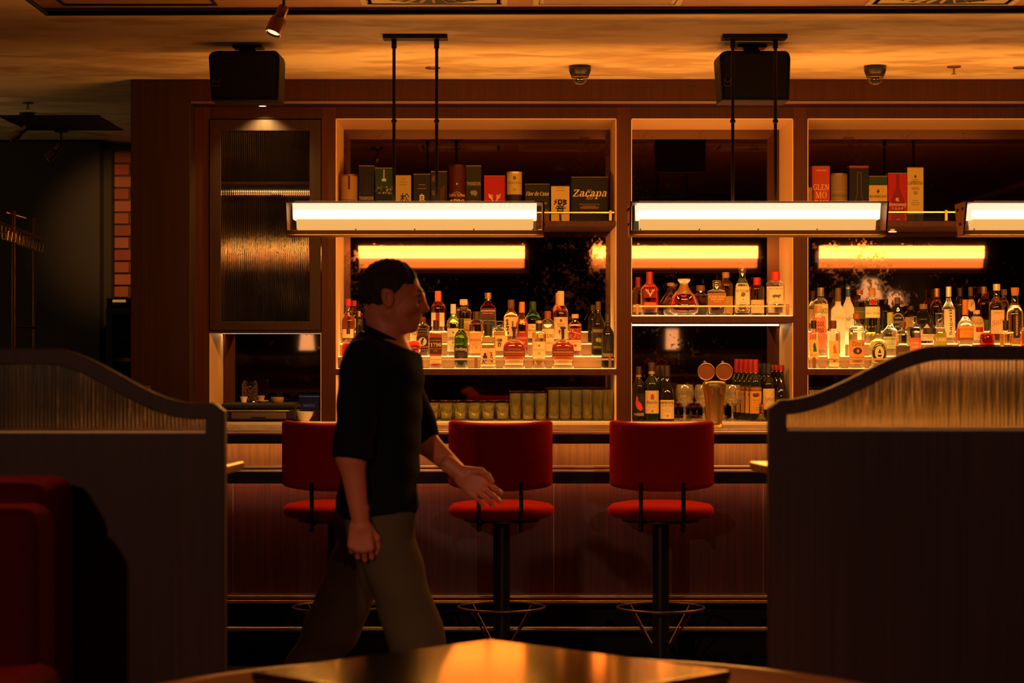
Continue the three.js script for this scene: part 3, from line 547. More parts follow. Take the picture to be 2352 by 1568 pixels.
function shaped(pts, n, depth, seg = 24) {                      // a turned outline squared off to a superellipse where it is wide
  const pos = [], idx = [], uv = [];
  pts.forEach(([r, y, k]) => {
    for (let i = 0; i <= seg; i++) {
      const a = 2 * Math.PI * i / seg + Math.PI / 4, e = 2 / (2 + (n - 2) * k), c = Math.cos(a), s = Math.sin(a), dz = 1 + (depth - 1) * k;
      pos.push(r * Math.sign(c) * Math.pow(Math.abs(c), e), y, r * dz * Math.sign(s) * Math.pow(Math.abs(s), e)); uv.push(i / seg, y);
    }
  });
  for (let j = 0; j + 1 < pts.length; j++) for (let i = 0; i < seg; i++) { const a = j * (seg + 1) + i, b = a + 1, c = a + seg + 1, d = c + 1; idx.push(a, c, b, b, c, d); }
  const g = new THREE.BufferGeometry();
  g.setAttribute('position', new THREE.Float32BufferAttribute(pos, 3)); g.setAttribute('uv', new THREE.Float32BufferAttribute(uv, 2)); g.setIndex(idx); g.computeVertexNormals();
  return g;
}
function radiusAt(P, t) { for (let i = 0; i + 1 < P.length; i++) if (t <= P[i + 1][1]) { const f = (t - P[i][1]) / (P[i + 1][1] - P[i][1]); return P[i][0] + (P[i + 1][0] - P[i][0]) * f; } return P[P.length - 1][0]; }
function patch(rOf, y0, y1, half, n, depth, uvc, off = 0.0012, rows = 2, seg = 14) {   // a label that follows the bottle's front
  const pos = [], uv = [], idx = [], e = 2 / n;
  for (let j = 0; j <= rows; j++) for (let i = 0; i <= seg; i++) {
    const a = -half + 2 * half * i / seg, y = y0 + (y1 - y0) * j / rows, r = rOf(y) + off, s = Math.sin(a), c = Math.cos(a);
    pos.push(r * Math.sign(s) * Math.pow(Math.abs(s), e), y, r * depth * Math.pow(Math.abs(c), e));
    uv.push(uvc[0] + (uvc[2] - uvc[0]) * (pos[pos.length - 3] / (rOf((y0 + y1) / 2) * Math.pow(Math.sin(half), e)) * 0.5 + 0.5), uvc[1] + (uvc[3] - uvc[1]) * j / rows);
  }
  for (let j = 0; j < rows; j++) for (let i = 0; i < seg; i++) { const a = j * (seg + 1) + i, b = a + 1, c = a + seg + 1, d = c + 1; idx.push(a, b, c, b, d, c); }
  const g = new THREE.BufferGeometry();
  g.setAttribute('position', new THREE.Float32BufferAttribute(pos, 3)); g.setAttribute('uv', new THREE.Float32BufferAttribute(uv, 2)); g.setIndex(idx); g.computeVertexNormals();
  return g;
}
/* o: profile p, squareness n, depth z, liquid liq (name) or solid glass (material), fill (share of height), cap [colour, share of height it covers, width over neck, metal],
   stop: stopper shape, lab: [[y0, y1, half angle, cell]], turn */
function bottle(cat, label, px, top, wpx, base, d, o, group) {
  const H = Y(top, d) - base, R = S(wpx, d) / 2, P = PROFILE[o.p || 'whisky'], n = o.n || 2, dz = o.z || 1;
  const g = thing(cat, label, 'bottle', [X(px, d), base, -d], o.turn || 0, group);
  const wide = (r) => clamp((r - 0.45) / 0.35);
  const capH = o.cap ? o.cap[1] : 0, end = 1 - capH * 0.6, out = [];
  const dense = []; for (let i = 0; i + 1 < P.length; i++) { const m = P[i + 1][1] - P[i][1] > 0.12 ? 2 : 3; for (let k = 0; k < m; k++) { const f = k / m; dense.push([P[i][0] + (P[i + 1][0] - P[i][0]) * f, P[i][1] + (P[i + 1][1] - P[i][1]) * f]); } } dense.push(P[P.length - 1]);
  for (let i = 1; i + 1 < dense.length; i++) if (dense[i][1] > 0.1) dense[i] = [(dense[i - 1][0] + 2 * dense[i][0] + dense[i + 1][0]) / 4, dense[i][1]];
  for (const [r, t] of dense) if (t <= end) out.push([r * R, t * H + 0.0006, wide(r)]);
  const body = [[0.00001, 0.0006, 1], ...out];
  const solid = o.glass;
  if (solid) body.push([0.00001, end * H, 0]);
  obj('glass_body', shaped(body, n, dz), solid || shellMat, g);
  if (o.liq) {
    const f = o.fill ?? 0.74, th = o.base ?? 0.03, l = [[0.00001, th * H, 1], [radiusAt(P, th) * R * 0.8, th * H, wide(radiusAt(P, th))]];
    for (const [r, t] of dense) if (t > th + 0.01 && t < f) l.push([Math.max(r * R - 0.0022, 0.002), t * H, wide(r)]);
    const rf = Math.max(radiusAt(P, f) * R - 0.0022, 0.002);
    l.push([rf, f * H, wide(radiusAt(P, f))], [0.00001, f * H, 0]);
    obj('liquid', shaped(l, n, dz), liquid(LIQ[o.liq], o.dist), g);
  }
  if (o.cap) {
    const [c, ch, over, metal] = o.cap, r = radiusAt(P, 1) * R * (over || 1.12), y0 = H * (1 - ch), k = obj('cap', lathe([[r * 0.96, y0], [r, y0 + 0.001], [r, H - 0.0015], [r * 0.93, H], [0, H]], 20), capMat(c, metal), g);
    if (o.band) obj('cap_band', lathe([[r * 1.02, y0 + o.band[1] * ch * H], [r * 1.02, y0 + o.band[2] * ch * H]], 20), capMat(o.band[0], 0.6), k);
  }
  if (o.stop) {                                                 // glass or wooden stopper of its own outline
    const [c, pts, glassy] = o.stop;
    obj('stopper', lathe(pts.map(([r, t]) => [r * R, t * H]), 20), glassy ? shellMat : capMat(c, 0), g);
  }
  const rOf = (y) => radiusAt(P, y / H) * R;
  for (const [a, b, half, uvc, nm] of o.lab || []) obj(nm || 'label', patch(rOf, a * H, b * H, half, n, dz, uvc, 0.0014, 4), labelMat, g);
  return g;
}
const C = (draw, w = 96, h = 128) => cell(w, h, draw);
const plain = (c) => C(flat(c), 24, 24);
const ROW = [11.872, 11.995, 12.115, 12.24];
const tier = (k) => TREADS[k] + 0.0004;
const GW = 'bottles on the lit steps of the wide middle bay', GD = 'decanters and bottles on the narrow middle shelf', GG = 'bottles on the lit steps beside the wall';
const W = (label, px, top, w, k, o) => bottle('spirit_bottle', label, px, top, w, tier(k), ROW[k], o, GW);
const emboss = (bg, lines, more) => C(lab(bg, lines, more));

// wide middle bay, back row to front row
W('dark bottle with a red wax dipped neck and runs of wax beside the post', 800, 686, 32, 2, { p: 'longneck', liq: 'dark', fill: 0.7, cap: ['#c01230', 0.16, 1.35], lab: [[.12, .32, 0.9, plain('#e6c58d')]] });
W('second red wax necked bottle half hidden behind the first', 813, 690, 30, 3, { p: 'longneck', liq: 'dark', fill: 0.7, cap: ['#9c0c26', 0.18, 1.35], lab: [[.12, .4, 0.9, plain('#e0bd84')]] });
W('slim black bottle with a gold neck emblem beside the red wax bottles', 825, 714, 16, 2, { p: 'shoulder', glass: blackGlass, cap: ['#a8845a', 0.22, 1.1, 0.5], lab: [[.55, .7, 0.7, C(lab('#1a130c', [], (g, w, h) => strokes(g, K.leaf, .2 * w, .1 * h, .6 * w, .8 * h, 5, '#b48a3c')))]] });
W('round red liqueur bottle with an embossed front below the wax necks', 800, 752, 34, 0, { p: 'flask', liq: 'ruby', fill: 0.62, cap: ['#3a2a20', 0.16, 1.1], lab: [[.06, .26, 0.8, C(lab('#c9a06c', [['Cellar', .5, .3, INK, 'italic']]))]] });
W('cream labelled whisky behind the face of the person', 953, 722, 26, 2, { p: 'whisky', liq: 'amber', cap: ['#2a1c14', 0.15], lab: [[.08, .55, 0.95, C(lab(CREAM, [['SINGLE', .3, .2, INK], ['MALT', .5, .2, INK]]))]] });
W('black rum bottle with a gold framed name and round bird seal', 971, 727, 32, 1, { p: 'shoulder', liq: 'dark', fill: .66, cap: ['#5c0f14', 0.15, 1.15], lab: [[.56, .70, 1.0, C(lab('#24140d', [['Goslings', .52, .24, GOLD, 'bold']], frame(GOLD, .05)))], [.12, .5, .9, C(lab('#140d0a', [['BLACK RUM', .93, .16, GOLD]], (g, w, h) => { disc(g, w / 2, h * .36, w * .38, '#ecd6b0'); strokes(g, K.leaf, .3 * w, .12 * h, .35 * w, .5 * h, 8, '#1a1410'); g.fillStyle = '#b0402a'; g.fillRect(0, h * .68, w, h * .1); }))]] });
W('tall whisky bottle with a long coral cap and cream split label', 1006, 668, 34, 3, { p: 'tall', liq: 'orange', fill: .66, cap: ['#e0683c', 0.26, 1.35], lab: [[.12, .46, 1.05, C(lab('#f0c9a0', [], (g, w, h) => { g.fillStyle = '#8a2412'; g.fillRect(w * .34, 0, w * .3, h); }))]] });
W('red rum bottle numbered 1796 with a cream lower label', 1001, 735, 30, 0, { p: 'shoulder', n: 3.4, z: .8, liq: 'red', cap: ['#3c0f0c', 0.2, 1.1], lab: [[.30, .64, 1.05, C(lab('#4a2014', [['SANTA TERESA', .18, .13, GOLD], ['1796', .45, .42, '#f1dcae'], ['RON ANTIGUO', .68, .12, GOLD], ['RUM', .82, .12, GOLD]]))], [.10, .26, .95, C(lab('#ecd0a4', [['SOLERA', .5, .16, '#8a6a40', 'normal']]))]] });
W('green whisky bottle with a white cap and tall white label', 1041, 698, 30, 1, { p: 'whisky', liq: 'green', fill: .8, cap: ['#e4dccb', 0.19, 1.25], lab: [[.08, .53, 1.1, C(lab('#ece0c2', [['LAPHROAIG', .44, .26, INK], ['10', .62, .2, INK]], (g, w, h) => { disc(g, w / 2, .18 * h, .06 * w, '#5a5a3a'); fine(g, w, h, .72, .9, 4, '#8a7f66'); }))]] });
W('amber bottle with a green band and coral flower print', 1065, 687, 36, 2, { p: 'shoulder', liq: 'gold', fill: .76, cap: ['#e7c79a', 0.13, 1.3], lab: [[.30, .56, 1.15, C(lab('#a99a3c', [['KOVAL', .3, .26, '#f4ead0', 'bold sans']], (g, w, h) => { g.fillStyle = '#d8632c'; for (let i = 0; i < 26; i++) disc(g, w * hash2(i, 1, 2), h * (.5 + .5 * hash2(i, 2, 2)), 5, '#cf5a30'); }))], [.02, .29, 1.15, C(lab('#d89a52', [], (g, w, h) => { for (let i = 0; i < 60; i++) disc(g, w * hash2(i, 5, 2), h * hash2(i, 6, 2), 4, i % 2 ? '#c04a28' : '#e8b070'); }))]] });
W('dark green bottle with a black label and white blackletter name', 1059, 732, 33, 0, { p: 'whisky', liq: 'green', dist: .03, fill: .86, cap: ['#15120f', 0.2, 1.2], lab: [[.14, .45, 1.15, C(lab('#17110d', [['Ardbeg', .2, .34, '#f0e4c8', 'bold'], ['TEN', .8, .16, GOLD]], (g, w, h) => fine(g, w, h, .45, .66, 4, '#c7a86a')))]] });
W('squat amber whisky with a cream label below the green band bottle', 1094, 715, 34, 1, { p: 'shoulder', liq: 'amber', fill: .72, cap: ['#4a2c1c', 0.19, 1.2], lab: [[.06, .52, 1.2, C(lab('#eab874', [['THE BALVENIE', .36, .2, '#7a5424'], ['14', .72, .16, '#5a3a18']], (g, w, h) => fine(g, w, h, .5, .62, 3, '#a87c40')))]] });
W('tall red whisky with white block capitals and a slate label', 1121, 672, 37, 3, { p: 'tall', n: 2.6, liq: 'ruby', dist: .07, fill: .7, cap: ['#a07a44', 0.16, 1.3, .4], lab: [[.36, .60, 1.15, C(lab('#5e1410', [['AUCHENTOSHAN', .3, .3, '#f5e6cf', 'bold sans'], ['SINGLE MALT', .56, .12, '#f5e6cf', 'bold sans']]))], [.12, .36, 1.15, C(lab('#2e2c26', [['THREE WOOD', .35, .17, '#cbb98a', 'sans']], (g, w, h) => fine(g, w, h, .6, .85, 3, '#a8925f')))]] });
W('small black capped whisky with a pink flower label', 1121, 745, 36, 0, { p: 'shoulder', n: 3, z: .85, liq: 'pale', cap: ['#17130f', 0.28, 1.35], lab: [[.05, .46, 1.15, C(lab('#f0cba0', [], (g, w, h) => { disc(g, .5 * w, .42 * h, .3 * w, '#f3a878'); for (let i = 0; i < 9; i++) disc(g, w * (.2 + .2 * hash2(i, 3, 4)), h * (.3 + .3 * hash2(i, 4, 4)), 8, '#231a16'); strokes(g, K.leaf, .05 * w, .4 * h, .4 * w, .5 * h, 5, '#231a16'); strokes(g, K.kana, .6 * w, .2 * h, .35 * w, .6 * h, 4, '#3a2a1e'); g.fillStyle = '#8a6a40'; g.fillRect(0, .84 * h, w, .05 * h); }))]] });
W('faceted whisky with a square glass stopper and brushed lettering', 1147, 737, 38, 1, { p: 'shoulder', n: 2.5, liq: 'gold', fill: .7, stop: ['#ffe', [[.42, .82], [.5, .84], [.5, .99], [.46, 1], [0, 1]], true], lab: [[.14, .58, 1.05, C(lab('#f2d39a', [], (g, w, h) => strokes(g, K.kyo, .3 * w, .18 * h, .4 * w, .55 * h, 4, '#33261a')))]] });
W('tall dark necked whisky with loose brush writing on cream', 1174, 688, 36, 2, { p: 'tall', liq: 'amber', fill: .72, cap: ['#6a3c1c', 0.2, 1.35], lab: [[.16, .60, 1.15, C(lab('#f0d5a2', [], (g, w, h) => { strokes(g, K.kana, .1 * w, .1 * h, .35 * w, .8 * h, 6, '#231a14'); strokes(g, K.kana, .5 * w, .2 * h, .3 * w, .6 * h, 4, '#231a14'); }))]] });
const woodford = (px, label) => W(label, px, 750, 52, 0, { p: 'flask', z: .55, n: 2.4, liq: 'red', dist: .06, fill: .64, base: .06, stop: ['#33251c', [[.13, .7], [.13, .94], [.24, .945], [.24, .995], [.2, 1], [0, 1]]], lab: [[.28, .5, 1.15, C(lab('#7c2c10', [['DISTILLERS', .2, .1, '#f1d9b0'], ['WOODFORD RESERVE', .5, .2, '#f6e3c0'], ['KENTUCKY STRAIGHT BOURBON', .72, .08, '#f1d9b0']]))], [.08, .22, .85, C(lab('#e9cf9e', [['BATCH', .35, .14, '#7a6a40', 'italic'], ['No 94', .7, .16, '#7a6a40', 'italic']]))]] });
woodford(1181, 'flat flask of bourbon with a dark stopper, beside the flower labelled whisky');
woodford(1293, 'flat flask of bourbon with a dark stopper, in front of the tallest bottle');
W('orange capped red whiskey with a red printed front', 1199, 693, 29, 1, { p: 'tall', liq: 'red', fill: .68, cap: ['#e8874a', 0.2, 1.4], lab: [[.16, .42, 1.1, C(lab('#b23a1c', [['SAZERAC', .35, .3, '#f3c48c', 'bold'], ['RYE', .65, .26, '#f3c48c', 'italic']]))]] });
W('dark green bottle with a green cap and cream label', 1224, 692, 38, 2, { p: 'tall', liq: 'green', dist: .02, fill: .72, cap: ['#26401c', 0.2, 1.25], lab: [[.12, .46, 1.1, C(lab('#edd7a6', [['The', .2, .16, '#6a5a2c', 'italic'], ['BALVENIE', .45, .2, '#4a3c22'], ['12', .75, .2, '#4a3c22']]))]] });
W('short pale whisky with a plain white label numbered 12', 1238, 736, 33, 0, { p: 'shoulder', liq: 'gold', fill: .8, cap: ['#2c2018', 0.22, 1.2], band: ['#d7b67a', .75, 1], lab: [[.22, .56, 1.15, C(lab('#f2dfb6', [['SINGLE MALT', .5, .13, '#8a7340', 'normal'], ['12', .74, .24, '#7a5a2c']], (g, w, h) => { disc(g, .5 * w, .25 * h, .1 * w, '#a98c4c'); }))]] });
W('copper capped whiskey with a shield shaped cream label', 1258, 714, 32, 1, { p: 'shoulder', liq: 'pale', fill: .7, cap: ['#8a4420', 0.18, 1.2], lab: [[.1, .6, 1.1, C(lab('#f3d7a0', [['TEELING', .32, .28, '#5a3a1c'], ['Whiskey', .62, .22, '#5a3a1c', 'italic']]))]] });
W('slim gold necked bottle half hidden behind the tallest bottle', 1280, 672, 22, 3, { p: 'longneck', liq: 'amber', cap: ['#b98f4e', 0.3, 1.2, .3] });
W('tallest whisky with a long cream capsule and cream label', 1288, 668, 37, 2, { p: 'tall', liq: 'red', fill: .66, cap: ['#ecc48c', 0.28, 1.35], lab: [[.08, .50, 1.0, C(lab('#f1d6ae', [['SINGLE', .32, .15, '#5a3a22'], ['GRAIN', .42, .15, '#5a3a22']], (g, w, h) => { disc(g, .5 * w, .16 * h, .1 * w, '#7a5434'); strokes(g, K.matsu, .3 * w, .55 * h, .4 * w, .25 * h, 4, '#5a3a22'); }))]] });
W('rose printed bourbon with a wooden stopper and pale label', 1321, 721, 30, 1, { p: 'shoulder', n: 2.4, liq: 'red', fill: .76, cap: ['#dcae76', 0.1, 1.4], lab: [[.40, .66, 1.15, C(lab('#a0301c', [], (g, w, h) => { for (let i = 0; i < 34; i++) disc(g, w * hash2(i, 8, 2), h * hash2(i, 9, 2), 6, i % 3 ? '#e08a6a' : '#f0b48c'); }))], [.12, .38, 1.05, C(lab('#f3c9a4', [['FOUR ROSES', .18, .15, '#8a3a22']], (g, w, h) => { disc(g, .5 * w, .52 * h, .14 * w, '#b02018'); fine(g, w, h, .78, .9, 2, '#9a6a50'); }))]] });
W('dark bottle shadowed behind the map labelled bottle', 1362, 700, 24, 2, { p: 'whisky', glass: blackGlass, cap: ['#4a3426', 0.15, 1.2] });
const AUS = [[.1, .4], [.3, .2], [.45, .28], [.55, .15], [.68, .3], [.78, .2], [.92, .5], [.8, .75], [.62, .78], [.5, .62], [.25, .7]];
const poly = (g, pts, x, y, w, h, c) => { g.fillStyle = c; g.beginPath(); pts.forEach(([a, b], k) => k ? g.lineTo(x + a * w, y + b * h) : g.moveTo(x + a * w, y + b * h)); g.closePath(); g.fill(); };
W('tall dark bottle with gold lettering over a yellow map shape', 1374, 692, 31, 1, { p: 'tall', glass: blackGlass, cap: ['#5a4430', 0.16, 1.2], lab: [[.12, .52, 1.1, C(lab('#2c2618', [['THOMSON', .16, .26, '#dcb765', 'bold sans'], ['AUSTRALIA', .9, .15, '#dcb765', 'bold sans']], (g, w, h) => poly(g, AUS, .2 * w, .38 * h, .62 * w, .42 * h, '#b7b04a')))]] });
W('black bottle with a grey peak and gold lettering beside the right post', 1396, 720, 29, 0, { p: 'bordeaux', glass: blackGlass, cap: ['#3a2a20', 0.18, 1.2], lab: [[.16, .60, 1.1, C(lab('#14100e', [['THOMSON', .82, .27, '#dcb765', 'bold sans']], (g, w, h) => poly(g, [[.5, 0], [.9, 1], [.1, 1]], .2 * w, .1 * h, .6 * w, .55 * h, '#3c322a')))]] });
{ // squat decanter on a gold carton
  const d = 11.868, g = thing('ship_decanter', 'squat red decanter lying tilted on a gold display stand beside the person', 'bottle', [X(934, d), tier(0), -d], 0, GW);
  obj('stand', bx(-0.068, 0.068, 0.0005, 0.052, -0.03, 0.045, 0.004), std([0.5, 0.36, 0.12], { roughness: 0.4 }), g);
  obj('stand_label', bx(-0.045, 0.03, 0.012, 0.026, 0.0455, 0.047), capMat('#b0141c'), g);
  const tilt = new THREE.Matrix4().makeRotationZ(0.85).setPosition(0.028, 0.098, 0);
  const pr = [[0, -0.042], [0.03, -0.038], [0.055, -0.02], [0.064, 0.003], [0.055, 0.025], [0.03, 0.045], [0.013, 0.062], [0.012, 0.1]];
  obj('glass_body', lathe([...pr], 30).applyMatrix4(tilt), shellMat, g);
  obj('liquid', lathe([[0, -0.038], [0.028, -0.034], [0.052, -0.018], [0.06, 0.003], [0.052, 0.022], [0.03, 0.04], [0, 0.041]], 30).applyMatrix4(tilt), liquid(LIQ.red, .06), g);
  obj('stopper', lathe([[0.012, 0.095], [0.02, 0.1], [0.022, 0.125], [0.012, 0.14], [0, 0.141]], 18).applyMatrix4(tilt), liquid(LIQ.orange, .03), g);
}
// narrow bay shelf
const SB = Y(726, D0) + 0.0062, Dn = (label, px, top, w, d, o) => bottle(o.n0 || 'decanter', label, px, top, w, SB, d, o, GD);
Dn('dark bottle with a red foil neck behind the stag bottle', 1465, 636, 30, 12.2, { p: 'tall', liq: 'dark', cap: ['#7c1218', 0.36, 1.15], lab: [[.1, .3, .9, plain('#b88a4a')]] });
Dn('red bottle with a red foil neck and a silver stag head', 1492, 624, 41, 11.9, { p: 'tall', liq: 'ruby', dist: .08, fill: .70, base: .07, cap: ['#a01018', 0.33, 1.15], lab: [[.40, .62, .75, C(lab('#8c0a0a', [], (g, w, h) => strokes(g, K.stag, .1 * w, .08 * h, .8 * w, .84 * h, 5, '#f2dfb8')))], [.14, .30, .7, C(lab('#c8502c', [['SINGLE MALT', .3, .14, '#f6ddb0'], ['SCOTCH WHISKY', .6, .12, '#f6ddb0']]))]] });
Dn('dark decanter with a flared stopper behind the stag bottle and teardrop', 1541, 649, 40, 12.2, { p: 'squat', liq: 'dark', cap: ['#8a6038', 0.1, 2.1], fill: .55 });
{
  const g = Dn('wide teardrop decanter of red cognac with a gold neck', 1571, 640, 69, 11.93, { p: 'teardrop', z: .5, liq: 'ruby', dist: .1, fill: .60, base: .05 });
  const H = Y(640, 11.93) - SB, R = S(69, 11.93) / 2;
  obj('neck_collar', shaped([[R * .62, .585 * H, .4], [R * .42, .7 * H, 0], [R * .29, .8 * H, 0], [R * .27, .87 * H, 0]], 2, .5), capMat('#b58a48', .7), g);
  obj('stopper', lathe([[R * .24, .87 * H], [R * .3, .9 * H], [R * .42, .955 * H], [R * .43, .975 * H], [R * .4, 1 * H], [0, 1 * H]], 24), capMat('#e8cfa0', .3), g);
  obj('label', patch((y) => R * .99, .2 * H, .34 * H, .34, 2, .5, C(lab('#2a0806', [['XO', .5, .5, '#f2dcae']]), 64, 48), .0014, 2), labelMat, g);
}
Dn('small dark square decanter behind the teardrop and clear decanters', 1609, 655, 36, 12.2, { p: 'square', n: 4, liq: 'dark', fill: .55, cap: ['#5a3020', 0.18, 1.4], n0: 'decanter' });
Dn('square clear bottle with a faceted stopper and brown print', 1646, 644, 42, 11.9, { p: 'square', n: 5, z: .8, liq: 'pale', fill: .62, base: .05, stop: ['#ffe', [[.4, .82], [.48, .86], [.48, .99], [.4, 1], [0, 1]], true], lab: [[.24, .64, 1.1, C(lab('#a8692c', [['CANTERA', .28, .26, '#f3d9a0', 'sans'], ['NEGRA', .46, .24, '#f3d9a0', 'sans'], ['TEQUILA', .62, .12, '#f3d9a0', 'sans']]))]] });
Dn('amber bottle with a gold flecked label behind the clear bottles', 1667, 625, 34, 12.2, { p: 'shoulder', liq: 'amber', cap: ['#8a6a44', 0.13, 1.25], lab: [[.06, .45, 1.1, C(lab('#a9802e', [], (g, w, h) => { for (let i = 0; i < 80; i++) disc(g, w * hash2(i, 1, 7), h * hash2(i, 2, 7), 2, i % 2 ? '#e0bb62' : '#6a4a18'); }))]] });
Dn('tall cream labelled tequila with a round glass stopper', 1705, 613, 38, 11.9, { p: 'bell', liq: 'pale', fill: .66, base: .05, stop: ['#ffe', [[.34, .88], [.44, .9], [.46, .97], [.36, 1], [0, 1]], true], lab: [[.22, .60, 1.15, C(lab('#f0dfb4', [['EL TESORO', .26, .22, '#5a4a2c'], ['TEQUILA', .9, .12, '#7a6a44']], (g, w, h) => { disc(g, .5 * w, .45 * h, .16 * w, '#8a7a58'); strokes(g, K.leaf, .25 * w, .34 * h, .5 * w, .26 * h, 3, '#5a4a2c'); disc(g, .5 * w, .72 * h, .05 * w, '#6a8a94'); }))]] });
Dn('red capped dark bottle with a cream label behind the last bottle', 1739, 637, 34, 12.2, { p: 'shoulder', liq: 'dark', cap: ['#b0141c', 0.2, 1.3], lab: [[.08, .42, 1.05, C(lab('#d9b87c', [['MEZCAL', .4, .2, '#5a3a1c']]))]] });
Dn('clear rounded bottle with a red wax cap and animal label', 1781, 624, 42, 11.9, { p: 'shoulder', liq: 'clear', fill: .66, base: .06, cap: ['#c01420', 0.2, 1.3], lab: [[.26, .66, .95, C(lab('#ead9b0', [['MEZCAL ARTESANAL', .12, .12, '#6a5a3c']], (g, w, h) => { poly(g, [[.1, .5], [.3, .35], [.7, .38], [.9, .3], [.85, .55], [.75, .6], [.72, .8], [.62, .62], [.35, .62], [.25, .8], [.2, .6]], .12 * w, .3 * h, .76 * w, .5 * h, '#5c6a60'); fine(g, w, h, .88, .94, 2, '#8a7a58'); }))]] });
// ---------- bottles of the bay beside the wall ----------
const G = (label, px, top, w, k, o) => bottle('spirit_bottle', label, px, top, w, tier(k), ROW[k], o, GG);
const horse = [[.3, .95], [.35, .55], [.25, .5], [.3, .3], [.5, .05], [.62, .1], [.75, .45], [.9, .95]];
const stopG = (a, b) => ['#ffe', [[a * .9, .84], [b * .8, .86], [b, .9], [b, .99], [b * .92, 1], [0, 1]], true];
G('clear tequila with a black cap and a green horse on the label', 1869, 736, 25, 0, { p: 'shoulder', liq: 'clear', fill: .76, cap: ['#15120f', 0.17, 1.3], lab: [[.18, .6, .95, C(lab('#ecca84', [['REPOSADO', .78, .16, '#6a5a2c', 'sans']], (g, w, h) => poly(g, horse, .15 * w, .12 * h, .7 * w, .5 * h, '#1f6a30')))]] });
G('yellow tequila with a dark red cap and an orange horse on the label', 1914, 736, 33, 0, { p: 'shoulder', liq: 'pale', fill: .78, cap: ['#5c1512', 0.17, 1.15], lab: [[.04, .58, .72, C(lab('#eccb84', [['BLANCO', .62, .16, '#b07a4a', 'sans']], (g, w, h) => { poly(g, horse, .15 * w, .12 * h, .7 * w, .4 * h, '#df6a2c'); disc(g, .5 * w, .76 * h, .1 * w, '#8a5a34'); }))]] });
G('clear vodka with a tan label, handwritten name and a dark oval', 1967, 720, 37, 0, { p: 'shoulder', liq: 'clear', fill: .78, cap: ['#a4501f', 0.10, 1.15], lab: [[.08, .52, 1.15, C(lab('#d99c58', [["Tito's", .17, .34, '#3c1e10', 'italic'], ['Handmade', .74, .22, '#3c1e10', 'italic'], ['VODKA', .9, .16, '#8a4a24']], (g, w, h) => { g.fillStyle = '#4a1d12'; g.beginPath(); g.ellipse(.5 * w, .46 * h, .3 * w, .14 * h, 0, 0, 7); g.fill(); disc(g, .52 * w, .46 * h, .1 * w, '#c98a4c'); }))]] });
G('pale green gin with a green cap and a round ship label', 2017, 746, 41, 0, { p: 'flask', liq: 'lime', fill: .68, cap: ['#1c3018', 0.2, 1.35], lab: [[.12, .60, .95, C((g, w, h) => { g.fillStyle = '#cfc98a'; g.fillRect(0, 0, w, h); g.fillStyle = '#1a1a20'; g.beginPath(); g.ellipse(w / 2, h / 2, w * .48, h * .48, 0, 0, 7); g.fill(); g.fillStyle = '#ead9a4'; g.beginPath(); g.ellipse(w / 2, h * .5, w * .32, h * .33, 0, 0, 7); g.fill(); g.fillStyle = '#a4602c'; g.fillRect(w * .2, h * .76, w * .6, h * .18); poly(g, [[.1, .7], [.9, .7], [.75, .95], [.25, .95]], w * .3, h * .32, w * .4, h * .4, '#1a1a20'); poly(g, [[.5, 0], [.8, .6], [.2, .6]], w * .3, h * .3, w * .4, h * .36, '#1a1a20'); const s = 'PLYMOUTH GIN'; g.fillStyle = '#ead9a4'; g.font = 'bold 13px sans-serif'; g.textAlign = 'center'; g.textBaseline = 'middle'; for (let i = 0; i < s.length; i++) { const a = Math.PI * (1.12 + .76 * i / (s.length - 1)); g.save(); g.translate(w / 2 + w * .4 * Math.cos(a), h / 2 + h * .405 * Math.sin(a)); g.rotate(a + Math.PI / 2); g.fillText(s[i], 0, 0); g.restore(); } })]] });
G('pale gin with a tall neck and a light green label', 2045, 717, 38, 1, { p: 'longneck', liq: 'clear', fill: .74, cap: ['#9aa64a', 0.26, 1.3], band: ['#b88a4a', .9, 1], lab: [[.16, .44, 1.15, C(lab('#cdd096', [["HAYMAN'S", .2, .24, '#4a5a34'], ['of', .42, .14, '#4a5a34', 'italic'], ['LONDON', .62, .18, '#4a5a34', 'italic']], (g, w, h) => fine(g, w, h, .78, .9, 2, '#7a8050')))]] });
G('round shouldered gin with a brown label and orange lettering', 2073, 739, 34, 0, { p: 'shoulder', liq: 'clear', fill: .74, cap: ['#6a3a1e', 0.12, 1.25], lab: [[.06, .48, 1.2, C(lab('#5c4532', [['BARREL AGED', .34, .12, '#b39468', 'sans'], ['REID+REID', .56, .3, '#e38a34', 'bold sans'], ['GIN', .86, .14, '#b39468', 'sans']]))]] });
G('clear gin with a glass stopper and coral label', 2099, 727, 33, 1, { p: 'shoulder', liq: 'clear', fill: .74, stop: stopG(.4, .46), lab: [[.12, .46, 1.15, C(lab('#e8744c', [['PINK', .4, .24, '#f6d9b4'], ['GIN', .68, .24, '#f6d9b4']]))]] });
G('squat red liqueur decanter with a wide flat black cap', 2135, 753, 45, 0, { p: 'squat', n: 3.2, liq: 'red', fill: .5, cap: ['#2c211b', 0.15, 3.4], lab: [[.10, .34, .9, C(lab('#c08a4c', [['DISARONNO', .5, .2, '#3a1a10']]))]] });
G('clear tequila with a stepped glass stopper and olive label', 2158, 719, 33, 1, { p: 'bell', n: 3, liq: 'clear', fill: .66, stop: ['#ffe', [[.4, .76], [.62, .8], [.62, .98], [.56, 1], [0, 1]], true], lab: [[.16, .54, 1.1, C(lab('#a8a02c', [['1800', .4, .4, '#f4ecc0']]))]] });
G('small copper necked amber bottle with a round body', 2200, 755, 34, 0, { p: 'squat', liq: 'orange', dist: .03, fill: .5, cap: ['#b4602c', 0.3, 1.2, .3] });
